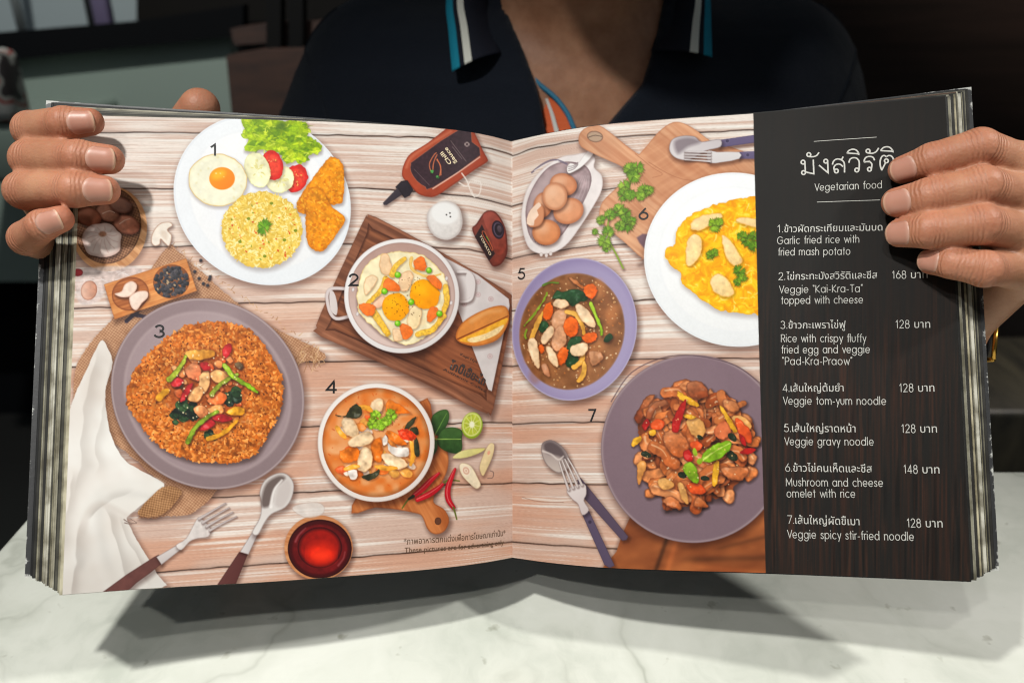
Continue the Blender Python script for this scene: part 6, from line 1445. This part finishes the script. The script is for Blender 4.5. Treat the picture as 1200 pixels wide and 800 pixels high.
    b.inputs['Sheen Weight'].default_value = .12; b.inputs['Sheen Roughness'].default_value = .5
    ma = node(nt, 'ShaderNodeMath', operation='MULTIPLY_ADD', i_1=14.0); nt.links.new(n2.outputs[0], ma.inputs[0]); nt.links.new(n1.outputs[0], ma.inputs[2]); bump(nt, b, ma.outputs[0], .5, .0012)
    VEE = np.array([at(x, y, .60)[[0, 2]] for x, y in ((565, -90), (588, 0), (612, 55), (628, 97), (634, 125), (640, 158), (646, 190), (690, 195), (709, 141), (728, 118), (747, 96), (760, 61), (778, 0), (800, -90))])
    def vee(P):
        X, Z = P[:, 0], P[:, 2]; ins = np.zeros(len(P), bool); d = np.full(len(P), 9.)
        for (ax, az), (bx, bz) in zip(VEE, np.roll(VEE, -1, 0)):
            ex, ez = bx-ax, bz-az; t = np.clip(((X-ax)*ex+(Z-az)*ez)/(ex*ex+ez*ez), 0, 1); d = np.minimum(d, np.hypot(X-ax-ex*t, Z-az-ez*t))
            if az != bz: k = ((az <= Z) & (bz > Z)) | ((bz <= Z) & (az > Z)); ins ^= k & (X < ax+(Z-az)/(bz-az)*ex)
        return np.where(ins, -d, d)
    def shirt_sdf(P):
        d = smin(body_core(P, .011), np.maximum(arms(P, .016), np.minimum(1e9, .80-P[:, 2])), .05)
        x, y, z = P[:, 0], P[:, 1], P[:, 2]
        d = d+.0022*np.sin(38*(x*.8+z*1.0)+6*np.sin(9*z+3*x))*np.clip((1.02-z)*9, 0, 1)+.0018*np.sin(70*(z-.4*np.abs(x-.055))+4*np.sin(20*x))*np.clip((.99-z)*8, 0, 1)
        d = smin(d, np.maximum(cap_sdf(P, (.055, .715, 1.0), (.06, .70, 1.06), .078, .070), 0*z-9), .03)
        cut = np.maximum(vee(P), y-.70)
        return np.maximum(np.maximum(d, -cut), np.maximum(.46-z, z-1.075))
    V, F = surface_nets(shirt_sdf, (-.29, .50, .45), (.40, .88, 1.09), .0055); mesh_obj('polo_shirt', V, F, m_shirt, person)
    # trousers and legs under the table
    def legs(P):
        d = None
        for s in (-1, 1):
            for a, b_, r0, r1 in (((.055+s*.09, .72, .50), (.055+s*.12, .33, .52), .085, .06), ((.055+s*.12, .33, .52), (.055+s*.12, .36, .06), .06, .048)):
                c = cap_sdf(P, a, b_, r0, r1); d = c if d is None else smin(d, c, .02)
        return smin(d, ell_sdf(P, (.055, .74, .50), (.17, .13, .10)), .04)
    V, F = surface_nets(legs, (-.25, .2, .0), (.36, .92, .64), .014); mesh_obj('trousers', V, F, mat('dark_cotton', (.012, .012, .014), .8)[0], person)
    # collar flaps with their knitted stripes
    m_col, nt, b = mat('striped_collar', rough=.8, spec=.2); a = node(nt, 'ShaderNodeAttribute', attribute_name='across')
    navy, teal, white = (.010, .012, .021), s2l((24, 134, 160)), s2l((226, 226, 214))
    r = ramp(nt, [(0, navy), (.58, white), (.73, navy), (.83, teal), (.985, teal)]); r.color_ramp.interpolation = 'CONSTANT'; nt.links.new(a.outputs['Fac'], r.inputs[0])
    nz = node(nt, 'ShaderNodeTexNoise', i_Scale=900.0); nt.links.new(node(nt, 'ShaderNodeTexCoord').outputs['Object'], nz.inputs['Vector'])
    nt.links.new(r.outputs[0], b.inputs['Base Color']); bump(nt, b, nz.outputs[0], .4, .001)
    def collar(fold, outer, n2=10):
        A = curve(np.array(fold), 8, False); Bq = curve(np.array(outer), 8, False); m = len(A); V = []; ac = []
        for i in range(m):
            for t in np.linspace(0, 1, n2):
                p = A[i]+(Bq[i]-A[i])*t; p = p+np.array([0, -.010*math.sin(math.pi*t)-.002, .003*math.sin(math.pi*t)]); V.append(p); ac.append(t)
        V = np.array(V); Vb = V+np.array([0, .0028, -.0004]); k = len(V)
        F = [[i*n2+j, i*n2+j+1, (i+1)*n2+j+1, (i+1)*n2+j] for i in range(m-1) for j in range(n2-1)]
        ring = list(range(n2))+[i*n2+n2-1 for i in range(1, m)]+[(m-1)*n2+j for j in range(n2-2, -1, -1)]+[i*n2 for i in range(m-2, 0, -1)]
        F = F+[[x+k for x in q[::-1]] for q in F]+[[ring[(i+1) % len(ring)], ring[i], ring[i]+k, ring[(i+1) % len(ring)]+k] for i in range(len(ring))]
        o = mesh_obj('collar', np.concatenate([V, Vb]), F, m_col, person); attr(o, 'across', ac+ac); return o
    collar([at(587, 62, .580), at(580, 30, .598), at(573, 0, .606), (-.014, .690, 1.085), (-.018, .740, 1.115), (.055, .795, 1.125)], [at(530, 84, .572), at(526, 40, .584), at(523, 0, .596), (-.044, .690, 1.066), (-.052, .760, 1.078), (.055, .838, 1.080)])
    collar([at(763, 60, .580), at(772, 30, .598), at(783, 0, .606), (.128, .690, 1.085), (.130, .740, 1.115), (.055, .795, 1.125)], [at(834, 67, .572), at(833, 35, .584), at(832, 0, .596), (.152, .690, 1.066), (.162, .760, 1.078), (.055, .838, 1.080)])
    # orange facing, white tab and teal piping inside the open placket
    def ribbon(name, a, b_, m, th=.002):
        A = curve(np.array(a), 6, False); Bq = curve(np.array(b_), 6, False); n = len(A); V = np.concatenate([A, Bq, A+[0, th, 0], Bq+[0, th, 0]]); F = []
        for i in range(n-1):
            F += [[i, i+1, n+i+1, n+i], [3*n+i, 3*n+i+1, 2*n+i+1, 2*n+i], [2*n+i, 2*n+i+1, i+1, i], [n+i, n+i+1, 3*n+i+1, 3*n+i]]
        F += [[0, n, 3*n, 2*n], [n-1, 3*n-1, 4*n-1, 2*n-1]]
        return mesh_obj(name, V, F, m, person, smooth=False)
    ribbon('placket_facing', [at(620, 84, .592), at(626, 112, .588), at(630, 140, .585), at(634, 185, .583)], [at(629, 94, .588), at(649, 112, .581), at(666, 138, .576), at(688, 180, .573)], mat('orange_cotton', s2l((214, 92, 34)), .7)[0])
    ribbon('placket_tab', [at(639, 116, .580), at(645, 135, .577), at(651, 160, .575)], [at(642, 116, .580), at(649, 134, .577), at(656, 158, .575)], mat('white_cotton', (.6, .6, .56), .7)[0])
    v, f = tube(curve(np.array([at(624, 86, .586), at(632, 99, .583), at(650, 114, .579), at(664, 132, .576), at(673, 152, .575), at(684, 182, .575)]), 6, False), .0019, 10); mesh_obj('piping', v, f, mat('teal_piping', s2l((26, 112, 144)), .6)[0], person)
    for pts in ([(392, 6, .632), (366, 26, .640), (348, 46, .648), (360, 70, .625), (370, 100, .607), (378, 140, .595)], [(962, 2, .634), (986, 22, .640), (1002, 50, .645), (994, 76, .622), (988, 110, .604), (984, 140, .595)]):
        P = curve(np.array([at(*p) for p in pts]), 6, False)
        for _ in range(10):
            e = 1e-3; dd = shirt_sdf(P); g = np.stack([(shirt_sdf(P+e*np.eye(3)[i])-shirt_sdf(P-e*np.eye(3)[i]))/(2*e) for i in range(3)], 1); P = P-g*(dd/((g*g).sum(1)+1e-6))[:, None]*.8
        v, f = tube(P, .0011, 6); mesh_obj('shoulder_seam', v, f, m_shirt, person)
    # hair and eyes (above the picture)
    def hair(P):
        d = ell_sdf(P, HEAD+[0, .02, .035], (.086, .103, .108)); cut = np.maximum(P[:, 2]-(HEAD[2]+.055), P[:, 1]-(HEAD[1]-.02)); low = HEAD[2]-.02-P[:, 2]
        return np.maximum(np.maximum(d, -np.maximum(P[:, 1]-(HEAD[1]-.02)-9*0, -(HEAD[2]+.055-P[:, 2])) if False else d), np.maximum(low, np.minimum(HEAD[1]-.03-P[:, 1], HEAD[2]+.062-P[:, 2])))
    V, F = surface_nets(hair, HEAD-.14, HEAD+.16, .007); mesh_obj('hair', V, F, mat('black_hair', (.012, .010, .009), .5)[0], person)
    m_eye = mat('eye', (.7, .68, .65), .15)[0]
    for sx in (-1, 1):
        V, F = surface_nets(lambda P: np.linalg.norm(P-(HEAD+[sx*.03, -.086, .015]), axis=1)-.0115, HEAD+[sx*.03-.014, -.1, .001], HEAD+[sx*.03+.014, -.072, .029], .003); mesh_obj('eye', V, F, m_eye, person)
    return person

def build_watch():
    d = LEL*0+(REL-RWR); d = d/np.linalg.norm(d); c = RWR+d*.012
    u = np.cross(d, [0, 0, 1.0]); u /= np.linalg.norm(u); v_ = np.cross(u, d)
    wt = empty('wristwatch', c.tolist(), 'dark wristwatch with a gold buckle on the wrist at the right edge of the menu', 'watch')
    V = []; F = []; n = 48
    for i in range(n):
        a = 2*math.pi*i/n
        for rr, x in ((.0305, -.009), (.0342, -.0085), (.0342, .0085), (.0305, .009)): V.append(c+(u*math.cos(a)+v_*math.sin(a))*rr+d*x)
    for i in range(n):
        for k in range(4): F.append([i*4+k, i*4+(k+1) % 4, ((i+1) % n)*4+(k+1) % 4, ((i+1) % n)*4+k])
    mesh_obj('strap', V, F, mat('black_leather', (.012, .011, .011), .45)[0], wt)
    m_gold = mat('gold', s2l((196, 150, 70)), .25, metal=1.0)[0]
    lens = np.array([0, 0, CAM_Z])-c; best = max(np.linspace(0, 2*math.pi, 72), key=lambda a: (u*math.cos(a)+v_*math.sin(a))@np.array([.93, -.3, .0]))
    e = u*math.cos(best)+v_*math.sin(best); t = np.cross(d, e); p = c+e*.0352
    P = [p+d*sx*.0115+t*sy*.009 for sx, sy in ((-1, -1), (1, -1), (1, 1), (-1, 1), (-1, -1))]
    vf = [tube([P[i], P[i+1]], .0013, 8) for i in range(4)]; V, F = join(*vf); mesh_obj('buckle', V, F, m_gold, wt)
    Q = []; Fq = []
    for i in range(24):
        a = 2*math.pi*i/24
        for h, r_ in ((.0335, .015), (.040, .015), (.0415, .0135)): Q.append(c-e*h+(d*math.cos(a)+t*math.sin(a))*r_)
    for i in range(24):
        for k in range(2): Fq.append([i*3+k, i*3+k+1, ((i+1) % 24)*3+k+1, ((i+1) % 24)*3+k])
    Fq.append([i*3+2 for i in range(24)]); Fq.append([i*3 for i in range(24)][::-1]); mesh_obj('case', Q, Fq, m_gold, wt)
# ---------------------------------------------------------------- put it together
boards(); paint_left(); paint_right()
page_l = build_page(SHL, 800, 860, 'left page of food photographs')
page_r = build_page(SHR, 800, 860, 'right page of food photographs beside a dark price list')
build_block(SHL, 'l', .0085, .0182, .0045); build_block(SHR, 'r', .0045, .0135, .0040)
build_cover(SHL, .0085, .0187, .0045); build_cover(SHR, .0045, .0140, .0040)
write_lettering(page_l, page_r)
build_person(); build_watch()
